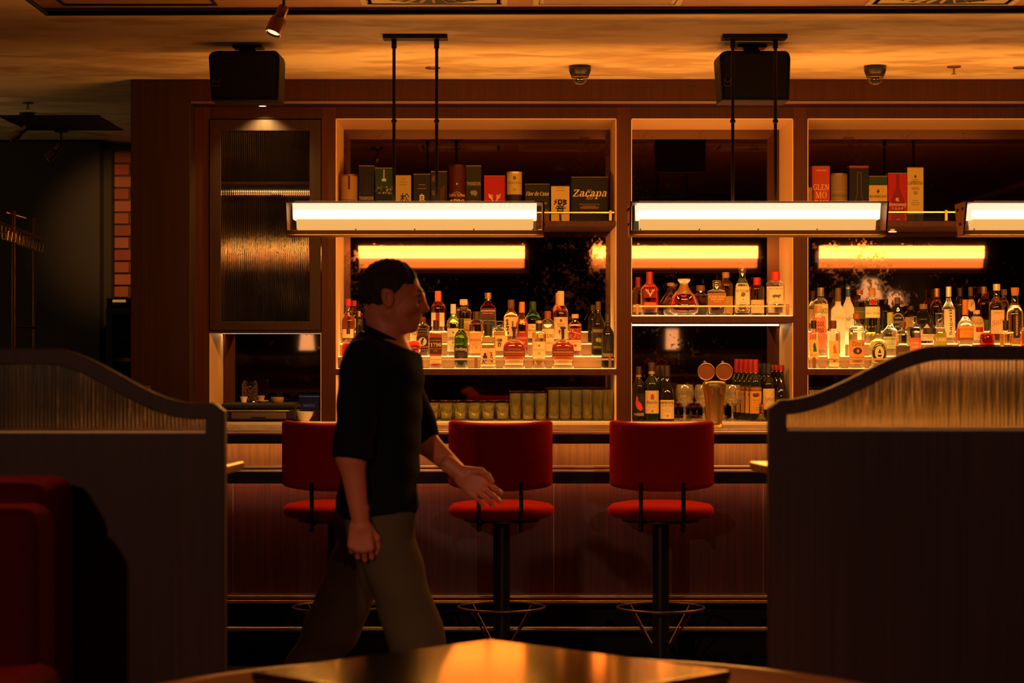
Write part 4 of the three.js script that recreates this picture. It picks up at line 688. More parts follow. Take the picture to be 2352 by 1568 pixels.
G('round dark red decanter with a red stopper', 2250, 751, 42, 0, { p: 'squat', liq: 'ruby', dist: .03, fill: .55, cap: ['#a01420', 0.12, 1.9], lab: [[.12, .30, .6, C(lab('#3a0c0a', [['RESERVE', .5, .2, GOLD]]))]] });
G('green necked brandy with a white sash and black base label', 2267, 734, 36, 1, { p: 'flask', liq: 'ruby', dist: .04, fill: .62, cap: ['#2a3a18', 0.3, 1.5], lab: [[.06, .3, 1.1, C(lab('#17110d', [], (g, w, h) => { g.fillStyle = '#ead7a8'; g.beginPath(); g.ellipse(.5 * w, .7 * h, .36 * w, .3 * h, 0, 0, 7); g.fill(); }))]] });
G('small yellow jar bottle with a black cap and round green label', 2310, 736, 28, 0, { p: 'shoulder', liq: 'gold', fill: .72, cap: ['#17130f', 0.2, 1.25], lab: [[.12, .45, 1, C((g, w, h) => { g.fillStyle = '#d9c27a'; g.fillRect(0, 0, w, h); disc(g, w / 2, h / 2, w * .45, '#5a7a2a'); })]] });
G('clear vodka with black capitals and brush mark on its glass', 1885, 660, 34, 2, { p: 'shoulder', n: 2.6, liq: 'clear', fill: .78, cap: ['#8a7a5c', 0.16, 1.2, .3], lab: [[.26, .70, 1.1, C(lab('#efdfb4', [['HAKU', .28, .34, INK, 'normal']], (g, w, h) => strokes(g, K.matsu, .45 * w, .5 * h, .35 * w, .4 * h, 5, INK)))]] });
G('dark capped bottle half hidden by the post beside the horse label', 1867, 668, 22, 3, { p: 'tall', liq: 'pale', cap: ['#3c2a1e', 0.2, 1.25], lab: [[.2, .55, 1, plain('#c9a24c')]] });
G('coral labelled bottle between the two horse labelled tequilas', 1880, 702, 34, 1, { p: 'shoulder', liq: 'clear', cap: ['#caa26a', 0.12, 1.2], lab: [[.12, .76, 1.2, C(lab('#ec8a62', [['CODE', .2, .26, '#8a2a1c', 'bold sans'], ['ROSA', .4, .26, '#8a2a1c', 'bold sans']]))]] });
G('frosted square white bottle with a short dark neck', 1925, 661, 31, 1, { p: 'square', n: 3.4, glass: frost, cap: ['#5a4430', 0.2, 1.1], lab: [[.52, .6, .5, C(lab('#efe0bd', [['SNOW', .5, .3, '#8a8478', 'sans']]))]] });
G('tall frosted vodka with a blue patterned cap and flying bird mark', 1948, 655, 28, 2, { p: 'tall', glass: frost, cap: ['#23518a', 0.2, 1.15], band: ['#d9d0c0', .72, .8], lab: [[.20, .56, 1.0, C(lab('#ecdfc8', [['VODKA', .84, .2, '#6a6a86', 'sans']], (g, w, h) => poly(g, [[0, .3], [.4, .45], [.6, 0], [.62, .4], [1, .25], [.6, .65], [.3, .7]], .1 * w, .15 * h, .8 * w, .5 * h, '#a9a4cc')))]] });
G('stout brown green bottle with a cork stopper, left of the red seal gin', 1975, 665, 32, 3, { p: 'shoulder', liq: 'brown', fill: .72, stop: ['#a4602c', [[.36, .88], [.46, .89], [.46, .995], [.4, 1], [0, 1]]], lab: [[.3, .58, 1.1, C(lab('#6a6430', [['PATRON', .4, .2, '#c0ad62']]))]] });
G('green gin with a red seal and a wide white label', 2003, 661, 36, 2, { p: 'shoulder', liq: 'lime', dist: .07, fill: .78, stop: ['#b98a44', [[.34, .84], [.4, .85], [.44, .9], [.42, .995], [0, 1]]], lab: [[.46, .66, 1.2, C(lab('#efe0b4', [['No TEN', .6, .3, '#5a5434', 'normal']]))], [.69, .79, .5, C((g, w, h) => { g.fillStyle = '#9aa840'; g.fillRect(0, 0, w, h); disc(g, w / 2, h / 2, w * .48, '#c8141c'); }, 48, 48)]] });
G('plain black bottle between the red seal gin and the silver medallion', 2035, 686, 28, 3, { p: 'apothecary', glass: blackGlass, cap: ['#1a1512', 0.14, 1.2] });
G('black bottle with a big silver ringed medallion', 2061, 683, 36, 2, { p: 'apothecary', n: 2.4, z: .6, glass: blackGlass, cap: ['#4a3a2e', 0.14, 1.2], lab: [[.26, .66, 1.0, C((g, w, h) => { g.fillStyle = '#14100d'; g.fillRect(0, 0, w, h); g.strokeStyle = '#d8c49a'; g.lineWidth = 5; g.beginPath(); g.ellipse(w / 2, h / 2, w * .46, h * .47, 0, 0, 7); g.stroke(); words(g, w, h, [['SUPER', .26, .17, '#d8c49a', 'bold sans'], ['GINIUS', .5, .24, '#d8c49a', 'bold'], ['SINCE', .74, .16, '#d8c49a', 'bold sans']]); })]] });
G('small dark bottle with an orange label beside the medallion bottle', 2092, 703, 36, 3, { p: 'apothecary', glass: blackGlass, cap: ['#3a2018', 0.15, 1.4], lab: [[.1, .56, 1.05, plain('#d99a58')]] });
G('dark apothecary gin with a pale diamond label', 2121, 698, 46, 2, { p: 'apothecary', glass: blackGlass, cap: ['#7a5c40', 0.13, 1.3], lab: [[.06, .5, 1.05, C((g, w, h) => { g.fillStyle = '#120d0b'; g.fillRect(0, 0, w, h); poly(g, [[.6, 0], [1, .55], [1, 1], [0, 1], [0, .7]], 0, 0, w, h, '#edd7ac'); words(g, w, h, [['HENDRICKS', .72, .17, '#8a744c', 'normal']]); })]] });
G('gold capped clear bottle behind the stepped glass stopper', 2152, 662, 30, 3, { p: 'tall', liq: 'brown', dist: .08, cap: ['#a07a40', 0.2, 1.3, .4] });
G('clear tall cachaca with a name reading upwards', 2179, 658, 32, 2, { p: 'tall', liq: 'clear', fill: .8, cap: ['#d8cdb8', 0.18, 1.25, .3], lab: [[.10, .60, .9, C((g, w, h) => { g.fillStyle = '#ecdcb4'; g.fillRect(0, 0, w, h); g.save(); g.translate(w * .55, h * .92); g.rotate(-Math.PI / 2); g.fillStyle = '#2c3c3c'; g.font = 'bold 34px serif'; g.textAlign = 'left'; g.textBaseline = 'middle'; g.fillText('Sagatiba', 0, 0); g.restore(); })]] });
G('orange necked pisco with an orange and cream label', 2217, 688, 36, 1, { p: 'longneck', n: 2.6, liq: 'clear', fill: .7, cap: ['#c9742c', 0.27, 1.25], lab: [[.28, .54, 1.15, C(lab('#efa23c', [['BARSOL', .28, .26, '#a85a1c', 'sans'], ['PISCO', .5, .14, '#a85a1c', 'sans']], (g, w, h) => { g.fillStyle = '#9a5020'; g.fillRect(0, h * .84, w, h * .16); }))]] });
G('shadowed black bottle behind the orange necked pisco', 2205, 661, 26, 3, { p: 'apothecary', glass: blackGlass, cap: ['#2a1612', 0.2, 1.4] });
G('dark amaro with a small cream shield on its neck', 2229, 659, 27, 3, { p: 'tall', glass: blackGlass, cap: ['#4a3426', 0.2, 1.3], lab: [[.44, .72, .75, C((g, w, h) => { g.fillStyle = '#14100d'; g.fillRect(0, 0, w, h); poly(g, [[.05, 0], [.95, 0], [.95, .8], [.5, 1], [.05, .8]], 0, 0, w, h, '#eccf9c'); words(g, w, h, [['F', .42, .6, '#3a2416', 'italic']]); })]] });
G('cream labelled bottle with a handwritten name beside the pisco', 2243, 712, 33, 2, { p: 'shoulder', liq: 'pale', cap: ['#d8bd8a', 0.12, 1.2], lab: [[.1, .8, 1.2, C(lab('#efcf9a', [["D'angelo", .26, .24, '#5a3a1c', 'italic']]))]] });
G('dark red liqueur with a square shouldered bottle and bronze cap', 2260, 658, 29, 3, { p: 'whisky', n: 3, liq: 'ruby', dist: .02, cap: ['#7a5430', 0.16, 1.4, .3] });
G('tall brown aperitif with a silver cap and large cream label', 2289, 652, 36, 2, { p: 'bordeaux', liq: 'brown', fill: .78, cap: ['#d6b88c', 0.11, 1.25, .3], lab: [[.16, .56, 1.0, C((g, w, h) => { g.fillStyle = '#f0caa0'; g.fillRect(0, 0, w, h); words(g, w, h, [['APERITIF', .12, .15, '#9a7a54', 'italic']]); g.save(); g.translate(w * .5, h * .5); g.rotate(-.25); g.textAlign = 'center'; g.fillStyle = '#c98a2c'; g.font = 'bold italic 40px serif'; g.fillText('Suze', 0, 0); g.restore(); })]] });
G('dark amber bottle tucked behind the silver capped aperitif', 2306, 664, 28, 3, { p: 'whisky', liq: 'brown', cap: ['#5c3a24', 0.14, 1.4] });
G('fluted pale liqueur with a gold stopper and vertical dark label', 2331, 660, 38, 1, { p: 'bordeaux', n: 2.2, liq: 'gold', fill: .74, stop: ['#b9762c', [[.36, .88], [.42, .9], [.5, .99], [.46, 1], [0, 1]]], lab: [[.26, .70, .36, C((g, w, h) => { g.fillStyle = '#2a1712'; g.fillRect(0, 0, w, h); g.save(); g.translate(w / 2, h / 2); g.rotate(Math.PI / 2); g.textAlign = 'center'; g.textBaseline = 'middle'; g.fillStyle = '#e8c98a'; g.font = 'bold 18px sans-serif'; g.fillText('ST-GERMAIN', 0, 0); g.restore(); }, 40, 128)]] });
G('bright red bottle cut by the edge of the picture', 2362, 728, 34, 0, { p: 'shoulder', liq: 'ruby', dist: .1, fill: .8, cap: ['#c01420', 0.14, 1.2] });

// ---------- boxed bottles on the top shelves ----------
const boxBase = Y(507, D0) + 0.0004;
function carton(label, x0, x1, top, o, group) {
  const d = o.d || 11.93, dp = S(x1 - x0, d) * (o.deep || 0.9), w = S(x1 - x0, d), h = Y(top, d) - boxBase, cx = X((x0 + x1) / 2, d);
  const uvc = cell(o.w || 112, o.h || Math.round((o.w || 112) * Math.min(2.6, h / w)), o.draw), t = thing(o.tube ? 'gift_tube' : 'gift_box', label, 'gift box', [cx, boxBase, -d - (o.tube ? 0 : dp / 2)], o.turn || 0, group);
  const e = 3 / 2048;
  if (o.tube) {
    const R = w / 2, front = patch(() => R, 0, h * .97, Math.PI / 2, 2, 1, uvc, 0, 1, 18);
    obj('sleeve', front, printMat, t);
    obj('back', patch(() => R, 0, h * .97, Math.PI / 2, 2, 1, [uvc[0] + e, uvc[1] + e, uvc[0] + 2 * e, uvc[1] + 2 * e], 0, 1, 18).rotateY(Math.PI), printMat, t);
    obj('lid', cyl(R * 1.015, R * 1.01, h * .04, 0, h * .96, 0, 28), capMat(o.lid || '#8a7a60', .6), t);
    obj('foot', cyl(R * 1.01, R * 1.01, h * .02, 0, 0.0002, 0, 28), capMat(o.lid || '#8a7a60', .6), t);
  } else {
    const g = bx(-w / 2, w / 2, 0.0002, h, -dp / 2, dp / 2), p = g.attributes.position, u = g.attributes.uv, n = g.attributes.normal;
    for (let i = 0; i < p.count; i++) if (n.getZ(i) > .5) u.setXY(i, uvc[0] + (uvc[2] - uvc[0]) * (p.getX(i) / w + .5), uvc[1] + (uvc[3] - uvc[1]) * (p.getY(i) / h)); else u.setXY(i, uvc[0] + e, uvc[1] + e);
    obj('carton', g, printMat, t);
    obj('lid_edge', bx(-w / 2 - .0006, w / 2 + .0006, h * .985, h + .0006, -dp / 2 - .0006, dp / 2 + .0006, 0.0004), capMat(o.lid || '#5a4632', .2), t);
  }
  return t;
}
const GB = 'boxed whiskies on the shelf of the wide middle bay', GC = 'boxed bottles on the shelf beside the wall';
carton('tan tube with a dark ribbon and an eagle, beside the left post', 784, 821, 401, { tube: 1, lid: '#6a4a2c', draw: lab('#a98552', [['TEELING', .56, .27, '#3a2615'], ['WHISKEY', .93, .22, '#3a2615', 'italic']], (g, w, h) => { g.fillStyle = '#5a1f14'; g.fillRect(w * .44, 0, w * .14, h * .3); poly(g, [[0, .2], [.5, .5], [1, .2], [.7, .8], [.5, .6], [.3, .8]], .28 * w, .66 * h, .44 * w, .14 * h, '#3a2615'); }) }, GB);
carton('black box with small gold capitals and a faint peak', 824, 859, 380, { draw: lab('#15110f', [['THOMSON', .58, .22, '#b8a47a', 'bold sans'], ['WHISKY', .65, .12, '#8a7a58', 'sans']], (g, w, h) => poly(g, [[.5, 0], [.9, 1], [.1, 1]], .1 * w, .28 * h, .8 * w, .24 * h, '#241d18')) }, GB);
carton('dark green box with a lighthouse drawing and white capitals', 862, 901, 385, { draw: lab('#0f120d', [['AUCHENTOSHAN', .66, .2, '#c9bb94', 'bold sans']], (g, w, h) => { g.fillStyle = '#1c3a22'; g.fillRect(0, 0, w, h * .38); g.fillStyle = '#cfc8a8'; g.fillRect(w * .48, h * .03, w * .06, h * .2); g.fillRect(w * .38, h * .2, w * .26, h * .05); for (let i = 0; i < 70; i++) disc(g, w * hash2(i, 1, 3), h * (.34 + .14 * hash2(i, 2, 3)), 2.5, i % 2 ? '#5a6a3c' : '#d8d0b0'); fine(g, w, h, .7, .74, 2, '#c9bb94'); disc(g, .5 * w, .96 * h, .2 * w, '#d8d0b0'); }) }, GB);
carton('yellow cream box with brushed lettering over green leaves', 909, 944, 402, { draw: lab('#b9a262', [], (g, w, h) => { fine(g, w, h, .08, .2, 3, '#7a6a3c'); for (let i = 0; i < 9; i++) strokes(g, K.leaf, w * .05 * i, h * (.6 + .2 * hash2(i, 3, 3)), w * .4, h * .2, 4, '#5f7a2c'); strokes(g, K.matsu, .3 * w, .38 * h, .6 * w, .22 * h, 6, '#1a140f'); strokes(g, K.i, .45 * w, .64 * h, .4 * w, .22 * h, 6, '#1a140f'); }) }, GB);
carton('brown black box with two large pale brushed characters', 950, 988, 399, { draw: lab('#1a110d', [], (g, w, h) => { fine(g, w, h, .22, .3, 2, '#a8946c'); strokes(g, K.tori, .28 * w, .42 * h, .44 * w, .24 * h, 6, '#e8d8b0'); strokes(g, K.tott, .28 * w, .68 * h, .44 * w, .22 * h, 6, '#e8d8b0'); }) }, GB);
carton('charcoal box with a curling pattern and blackletter name', 990, 1027, 393, { draw: lab('#201a17', [['Ardbeg', .78, .32, '#e0d0a8', 'bold'], ['WEE BEASTIE', .9, .1, '#c0ad80', 'sans']], (g, w, h) => { g.strokeStyle = '#5a4a42'; g.lineWidth = 8; for (const [x, y, r] of [[.2, .14, .16], [.18, .42, .14]]) { g.beginPath(); for (let a = 0; a < 12; a += .3) { const q = r * w * (1 - a / 13); g.lineTo(x * w + q * Math.cos(a), y * h + q * Math.sin(a)); } g.stroke(); } poly(g, [[.5, .2], [1, 0], [.8, .9], [.4, 1]], .3 * w, .25 * h, .6 * w, .4 * h, '#4a2c1c'); }) }, GB);
carton('dark red tube numbered 1796', 1030, 1070, 379, { tube: 1, lid: '#3a1410', draw: lab('#4a100c', [['Santa Teresa', .52, .2, '#d8b878', 'bold'], ['1796', .65, .38, '#f0e0b8'], ['RON ANTIGUO', .8, .1, '#c8a468', 'sans'], ['RUM', .96, .14, '#c8a468']], (g, w, h) => { disc(g, .5 * w, .32 * h, .05 * w, '#d8b878'); g.strokeStyle = '#c8a468'; g.lineWidth = 3; g.beginPath(); g.arc(.5 * w, .62 * h, .4 * w, 3.6, 5.8); g.stroke(); }) }, GB);
carton('slate box with gold capitals over a pale map shape', 1071, 1105, 380, { draw: lab('#221e16', [['THOMSON', .32, .24, '#a8946a', 'bold sans'], ['AUSTRALIA', .64, .14, '#a8946a', 'sans']], (g, w, h) => { poly(g, AUS, .2 * w, .4 * h, .6 * w, .18 * h, '#8a8466'); g.fillStyle = '#3a3226'; g.fillRect(.1 * w, .7 * h, .8 * w, 3); g.fillRect(.1 * w, .86 * h, .8 * w, 3); }) }, GB);
carton('bright red box with a pale stag head emblem', 1112, 1160, 403, { draw: lab('#b01218', [['DALMORE', .86, .2, '#f0dcb4', 'bold'], ['THE', .78, .08, '#f0dcb4']], (g, w, h) => { strokes(g, K.stag, .2 * w, .38 * h, .6 * w, .36 * h, 4, '#f4e2bc'); fine(g, w, h, .93, .95, 1, '#e0b890'); }) }, GB);
carton('two tone tube, cream above and dark below', 1164, 1199, 395, { tube: 1, lid: '#c9b06a', draw: lab('#231d14', [['SINGLE MALT', .2, .14, '#6a5a3c'], ['12', .34, .2, '#6a5a3c']], (g, w, h) => { g.fillStyle = '#c3ab5e'; g.fillRect(0, 0, w, h * .44); disc(g, .5 * w, .1 * h, .1 * w, '#6a5a3c'); g.strokeStyle = '#6a4a2c'; g.lineWidth = 5; g.beginPath(); g.arc(.5 * w, .82 * h, .36 * w, 3.3, 6.1); g.stroke(); disc(g, .3 * w, .88 * h, .12 * w, '#8a7a4c'); }) }, GB);
carton('dark wide box with flowing script and a brown landscape', 1206, 1262, 422, { draw: lab('#17110e', [['Flor de Cana', .26, .22, '#e0cc9c', 'bold italic'], ['Centenario', .5, .15, '#c8b080', 'italic']], (g, w, h) => { poly(g, [[0, .3], [.3, .1], [.55, .4], [.8, .15], [1, .35], [1, 1], [0, 1]], 0, .55 * h, w, .45 * h, '#6a3c20'); poly(g, [[0, .5], [.5, .2], [1, .5], [1, 1], [0, 1]], .1 * w, .66 * h, .4 * w, .3 * h, '#b08a58'); }) }, GB);
carton('cream box with one large brushed character beside the widest box', 1266, 1308, 427, { draw: lab('#cdb16a', [], (g, w, h) => { fine(g, w, h, .05, .12, 2, '#7a6840'); strokes(g, K.kyo, .14 * w, .36 * h, .72 * w, .4 * h, 7, '#1c1612'); strokes(g, K.kana, .4 * w, .74 * h, .24 * w, .22 * h, 6, '#1c1612'); }) }, GB);
carton('widest black box with a gold script name and XO', 1312, 1396, 406, { w: 200, deep: .5, draw: lab('#0d0b0f', [['RON', .30, .05, '#d8b878', 'bold'], ['Zacapa', .36, .27, '#e8d4a4', 'bold italic'], ['XO', .46, .13, '#e0c890', 'normal'], ['GRAN RESERVA ESPECIAL', .61, .05, '#c08a58', 'sans']], (g, w, h) => { fine(g, w, h, .64, .69, 3, '#b0744c'); g.strokeStyle = '#e8d4a4'; g.lineWidth = 3; g.beginPath(); g.moveTo(w * .3, h * .42); g.lineTo(w * .74, h * .4); g.stroke(); for (const x of [.1, .5, .88]) { g.fillStyle = '#8a7a6a'; g.fillRect(x * w, .97 * h, .06 * w, 3); } }) }, GB);
carton('small gold patterned box half hidden by the post', 1857, 1868, 430, { draw: lab('#b07a34', [], (g, w, h) => { for (let i = 0; i < 60; i++) disc(g, w * hash2(i, 1, 5), h * hash2(i, 2, 5), 5, i % 2 ? '#8a4a1c' : '#d8a858'); }) }, GC);
carton('tall orange box with large cream capitals stacked in four lines', 1866, 1906, 381, { draw: lab('#b8431c', [['HIGHLAND', .08, .12, '#f0c898', 'sans'], ['GLEN', .38, .36, '#f3d2a4', 'normal'], ['MO', .52, .4, '#f3d2a4', 'normal'], ['RAN', .66, .36, '#f3d2a4', 'normal'], ['GIE', .81, .36, '#f3d2a4', 'normal']]) }, GC);
carton('plain tan tube with fine lettering beside the orange box', 1908, 1946, 399, { tube: 1, lid: '#7a6444', draw: lab('#8a744c', [['THE BALVENIE', .44, .2, '#4a3a20', 'bold'], ['12', .68, .16, '#4a3a20']], (g, w, h) => { g.fillStyle = '#a08a5c'; g.fillRect(0, .36 * h, w, 3); g.fillRect(0, .54 * h, w, 3); }) }, GC);
carton('black and red box with a bottle outline on its front', 1951, 1995, 381, { lid: '#8a1418', draw: lab('#120d0d', [], (g, w, h) => { g.strokeStyle = '#4a3a36'; g.lineWidth = 6; g.beginPath(); g.moveTo(.3 * w, .98 * h); g.lineTo(.3 * w, .66 * h); g.lineTo(.42 * w, .5 * h); g.lineTo(.42 * w, .12 * h); g.lineTo(.62 * w, .12 * h); g.lineTo(.62 * w, .5 * h); g.lineTo(.74 * w, .66 * h); g.lineTo(.74 * w, .98 * h); g.stroke(); g.fillStyle = '#8a1418'; g.fillRect(0, 0, w, .04 * h); disc(g, .52 * w, .9 * h, .06 * w, '#b8863c'); }) }, GC);
carton('green, cream and black box numbered 15', 1996, 2038, 404, { draw: lab('#14140e', [['REDBREAST', .44, .18, '#3a3018'], ['15', .62, .22, '#3a3018']], (g, w, h) => { g.fillStyle = '#1f3a22'; g.fillRect(0, 0, w, .2 * h); g.fillStyle = '#c9ab5c'; g.fillRect(0, .2 * h, w, .5 * h); words(g, w, h, [['REDBREAST', .44, .18, '#3a3018'], ['15', .62, .22, '#3a3018']]); poly(g, [[0, .5], [.6, 0], [1, .6], [.4, 1]], .42 * w, .28 * h, .16 * w, .1 * h, '#3a3018'); }) }, GC);
carton('glossy red box with a darker bottle shape and white letters', 2040, 2083, 397, { draw: lab('#a80f1a', [['Hennessy', .64, .24, '#f4d8b8', 'normal'], ['V.S.O.P', .72, .18, '#f4d8b8', 'normal']], (g, w, h) => { poly(g, [[.42, 0], [.6, 0], [.62, .3], [.9, .55], [.9, 1], [.12, 1], [.12, .55], [.4, .3]], .05 * w, .02 * h, .9 * w, .96 * h, '#7c0a14'); words(g, w, h, [['Hennessy', .64, .24, '#f4d8b8', 'normal'], ['V.S.O.P', .72, .18, '#f4d8b8', 'normal'], ['COGNAC', .79, .09, '#f4d8b8', 'sans']]); strokes(g, K.matsu, .4 * w, .5 * h, .18 * w, .08 * h, 3, '#f0c8a0'); g.fillStyle = '#f4d8b8'; g.fillRect(.46 * w, .94 * h, .16 * w, 3); }) }, GC);
carton('tall cream box with a dark base, numbered 10', 2084, 2121, 384, { draw: lab('#c7ae68', [['LAPHROAIG', .29, .2, '#3a3420'], ['10', .47, .22, '#3a3420']], (g, w, h) => { disc(g, .5 * w, .17 * h, .07 * w, '#4a4430'); fine(g, w, h, .22, .25, 2, '#8a7a4c'); fine(g, w, h, .36, .4, 3, '#8a7a4c'); fine(g, w, h, .6, .68, 3, '#8a7a4c'); g.fillStyle = '#1e221a'; g.fillRect(0, .85 * h, w, .15 * h); }) }, GC);

// ---------- wine on the back counter ----------
const CB = backTop + 0.0004;
const wine = (label, px, top, w, d, o) => bottle('wine_bottle', label, px, top, w, CB, d, o, o.grp || 'wine bottles on the back counter');
wine('black wine bottle with a red bird on its label', 1467, 841, 29, 11.9, { p: 'bordeaux', glass: blackGlass, cap: ['#3a2416', 0.20, 1.25], band: ['#c89a54', 0, .22], lab: [[.08, .50, 1.0, C(lab('#16101a', [['PARADISE', .9, .2, '#e8c8b0', 'bold sans']], (g, w, h) => { poly(g, [[.2, 0], [.4, .1], [.42, .3], [.8, .5], [1, .85], [.7, .95], [.3, .8], [.1, .5]], .08 * w, .1 * h, .8 * w, .68 * h, '#e8402c'); disc(g, .76 * w, .16 * h, .06 * w, '#5a1a6a'); }))]] });
wine('wine bottle with a tall cream label and a red arched crest', 1497, 832, 34, 11.9, { p: 'bordeaux', glass: greenGlass, cap: ['#3c2014', 0.20, 1.25], band: ['#d0a35c', 0, .24], lab: [[.13, .52, 1.1, C(lab('#e6cd9a', [['Barolo', .52, .24, '#5a4a2c', 'bold']], (g, w, h) => { poly(g, [[0, .35], [.5, 0], [1, .35], [1, 1], [0, 1]], .38 * w, .12 * h, .26 * w, .27 * h, '#c04a28'); disc(g, .5 * w, .9 * h, .07 * w, '#8a7444'); fine(g, w, h, .64, .72, 2, '#b09a68'); }))]] });
const wA = wine('front burgundy bottle with a square white lettered label', 1532, 839, 34, 11.9, { p: 'burgundy', glass: blackGlass, cap: ['#2a1c16', 0.2, 1.2], lab: [[.04, .38, 1.15, C(lab('#ecd9ae', [['APRENTIS', .16, .24, '#2a2018', 'bold sans'], ['DE BELMONTE', .3, .12, '#5a4a34', 'sans']], (g, w, h) => { fine(g, w, h, .42, .6, 3, '#a8946c'); disc(g, .5 * w, .84 * h, .05 * w, '#2a2018'); }))]] });
const orn = ['first', 'second', 'third', 'fourth', 'fifth'];
for (let k = 1; k < 4; k++) copyOf(wA, [wA.position.x - 0.02 * k, CB, -11.9 - 0.1 * k], `${orn[k]} burgundy bottle in the file running back from the white lettered label`);
const wB = wine('red capped wine bottle with a maroon and yellow label, front of its file', 1735, 825, 29, 11.92, { p: 'bordeaux', glass: greenGlass, cap: ['#a00f16', 0.22, 1.3], lab: [[.12, .56, 1.15, C(lab('#eab04c', [['VALLFORMOSA', .08, .15, '#d89a6a', 'bold']], (g, w, h) => { g.fillStyle = '#6a1c14'; g.fillRect(0, 0, w, .17 * h); words(g, w, h, [['TARIMA', .09, .2, '#c88a6a', 'bold']]); g.fillStyle = '#b98a64'; g.fillRect(.24 * w, .24 * h, .56 * w, .15 * h); for (let i = 0; i < 20; i++) disc(g, w * (.26 + .5 * hash2(i, 1, 8)), h * (.26 + .11 * hash2(i, 2, 8)), 4, '#4a2a24'); words(g, w, h, [['Especial', .5, .16, '#9a6a34', 'italic']]); fine(g, w, h, .6, .85, 4, '#b98a44'); }))]] });
for (let k = 1; k < 5; k++) copyOf(wB, [wB.position.x - 0.016 * k, CB, -11.92 - 0.082 * k], `${orn[k]} red capped bottle in the file running back from the yellow label`);
const wCc = wine('blue capped wine bottle with a plain cream label, front of its file', 1765, 834, 29, 11.92, { p: 'bordeaux', glass: blackGlass, cap: ['#1c1c2c', 0.19, 1.3], lab: [[.20, .56, 1.12, C(lab('#e6cd96', [['Syrah', .5, .3, '#7a6a48', 'italic']], (g, w, h) => { g.strokeStyle = '#8a7850'; g.lineWidth = 2; g.beginPath(); g.moveTo(.2 * w, .7 * h); g.lineTo(.95 * w, .1 * h); g.stroke(); }))]] });
for (let k = 1; k < 4; k++) copyOf(wCc, [wCc.position.x - 0.014 * k, CB, -11.92 - 0.082 * k], `${orn[k]} blue capped bottle in the file running back from the cream label`);
const wD = wine('red capped burgundy bottle without a label by the right post, front of its file', 1794, 838, 31, 11.92, { p: 'burgundy', glass: blackGlass, cap: ['#9a1018', 0.1, 1.3] });
for (let k = 1; k < 4; k++) copyOf(wD, [wD.position.x - 0.013 * k, CB, -11.92 - 0.085 * k], `${orn[k]} unlabelled red capped bottle in the file by the right post`);

// ---------- glasses ----------
const clearGlass = phy([0.95, 0.90, 0.60], { roughness: 0.01, transmission: 0.975, thickness: 0.004, ior: 1.5, attenuationColor: new THREE.Color(0.78, 0.80, 0.13), attenuationDistance: 0.014 });
function tumbler(name, r0, r1, h, base, wall = 0.0022) {
  const g = new THREE.Group(); g.name = name;
  const prof = [[0, 0.0005], [r0 * .92, 0.0005], [r0, 0.004], [r1, h - .001], [r1 - wall * .5, h], [r1 - wall, h - .001], [r0 - wall, base], [0, base]];
  obj('bowl', lathe(prof.slice(0), 24), clearGlass, g);
  return g;
}
function row(proto, list, d, label, group, cat = 'glass') {
  const nth = ['first', 'second', 'third', 'fourth', 'fifth', 'sixth', 'seventh', 'eighth'];
  list.forEach(([px, dd], i) => { const c = proto.clone(); c.name = numbered(proto.name); c.position.set(X(px, dd || d), CB, -(dd || d)); scene.add(c); tag(c, list.length > 1 ? `${nth[i]} ${label}` : label, cat, group); });
}
const rocks = tumbler('rocks_glass', 0.034, 0.0375, 0.094, 0.014), mid = tumbler('tumbler', 0.03, 0.034, 0.148, 0.01), tall = tumbler('highball_glass', 0.03, 0.031, 0.168, 0.012);
const yg = 11.96;
row(rocks, [[993], [1025], [1057], [1089], [1121], [1154]], yg, 'rocks glass from the person, front row of low glasses under the whisky steps', 'front row of rocks glasses');
row(rocks, [[1000], [1030], [1061], [1092], [1123], [1152]], yg + 0.16, 'rocks glass from the person, rear row of low glasses under the whisky steps', 'rear row of rocks glasses');
const taper = tumbler('tapered_glass', 0.028, 0.037, 0.09, 0.01);
row(taper, [[958], [926]], yg, 'tapered glass from the rocks glasses, standing beside the person', 'tapered glasses by the person');
row(mid, [[1184, yg + .02], [1213], [1242]], yg, 'mid height straight glass after the rocks glasses, front row', 'mid height glasses');
row(mid, [[1186, yg + .15], [1215, yg + .15], [1243, yg + .15]], yg, 'mid height straight glass after the rocks glasses, rear row', 'mid height glasses behind');
row(tall, [[1272], [1298], [1324], [1349], [1373], [1395]], yg, 'tall highball glass after the mid height glasses, front row', 'front row of highball glasses');
row(tall, [[1271], [1296], [1321], [1346], [1369], [1391]], yg + 0.15, 'tall highball glass after the mid height glasses, rear row', 'rear row of highball glasses');
row(tall, [1872, 1900, 1929, 1958, 1987, 2016, 2045, 2074].map((p) => [p]), yg, 'highball glass from the post, under the gin bottles behind the screen', 'highball glasses under the gin bottles');
row(rocks, [2110, 2144, 2178, 2212, 2246, 2280, 2314].map((p) => [p]), yg, 'rocks glass after the highballs, under the gin bottles', 'rocks glasses under the gin bottles');
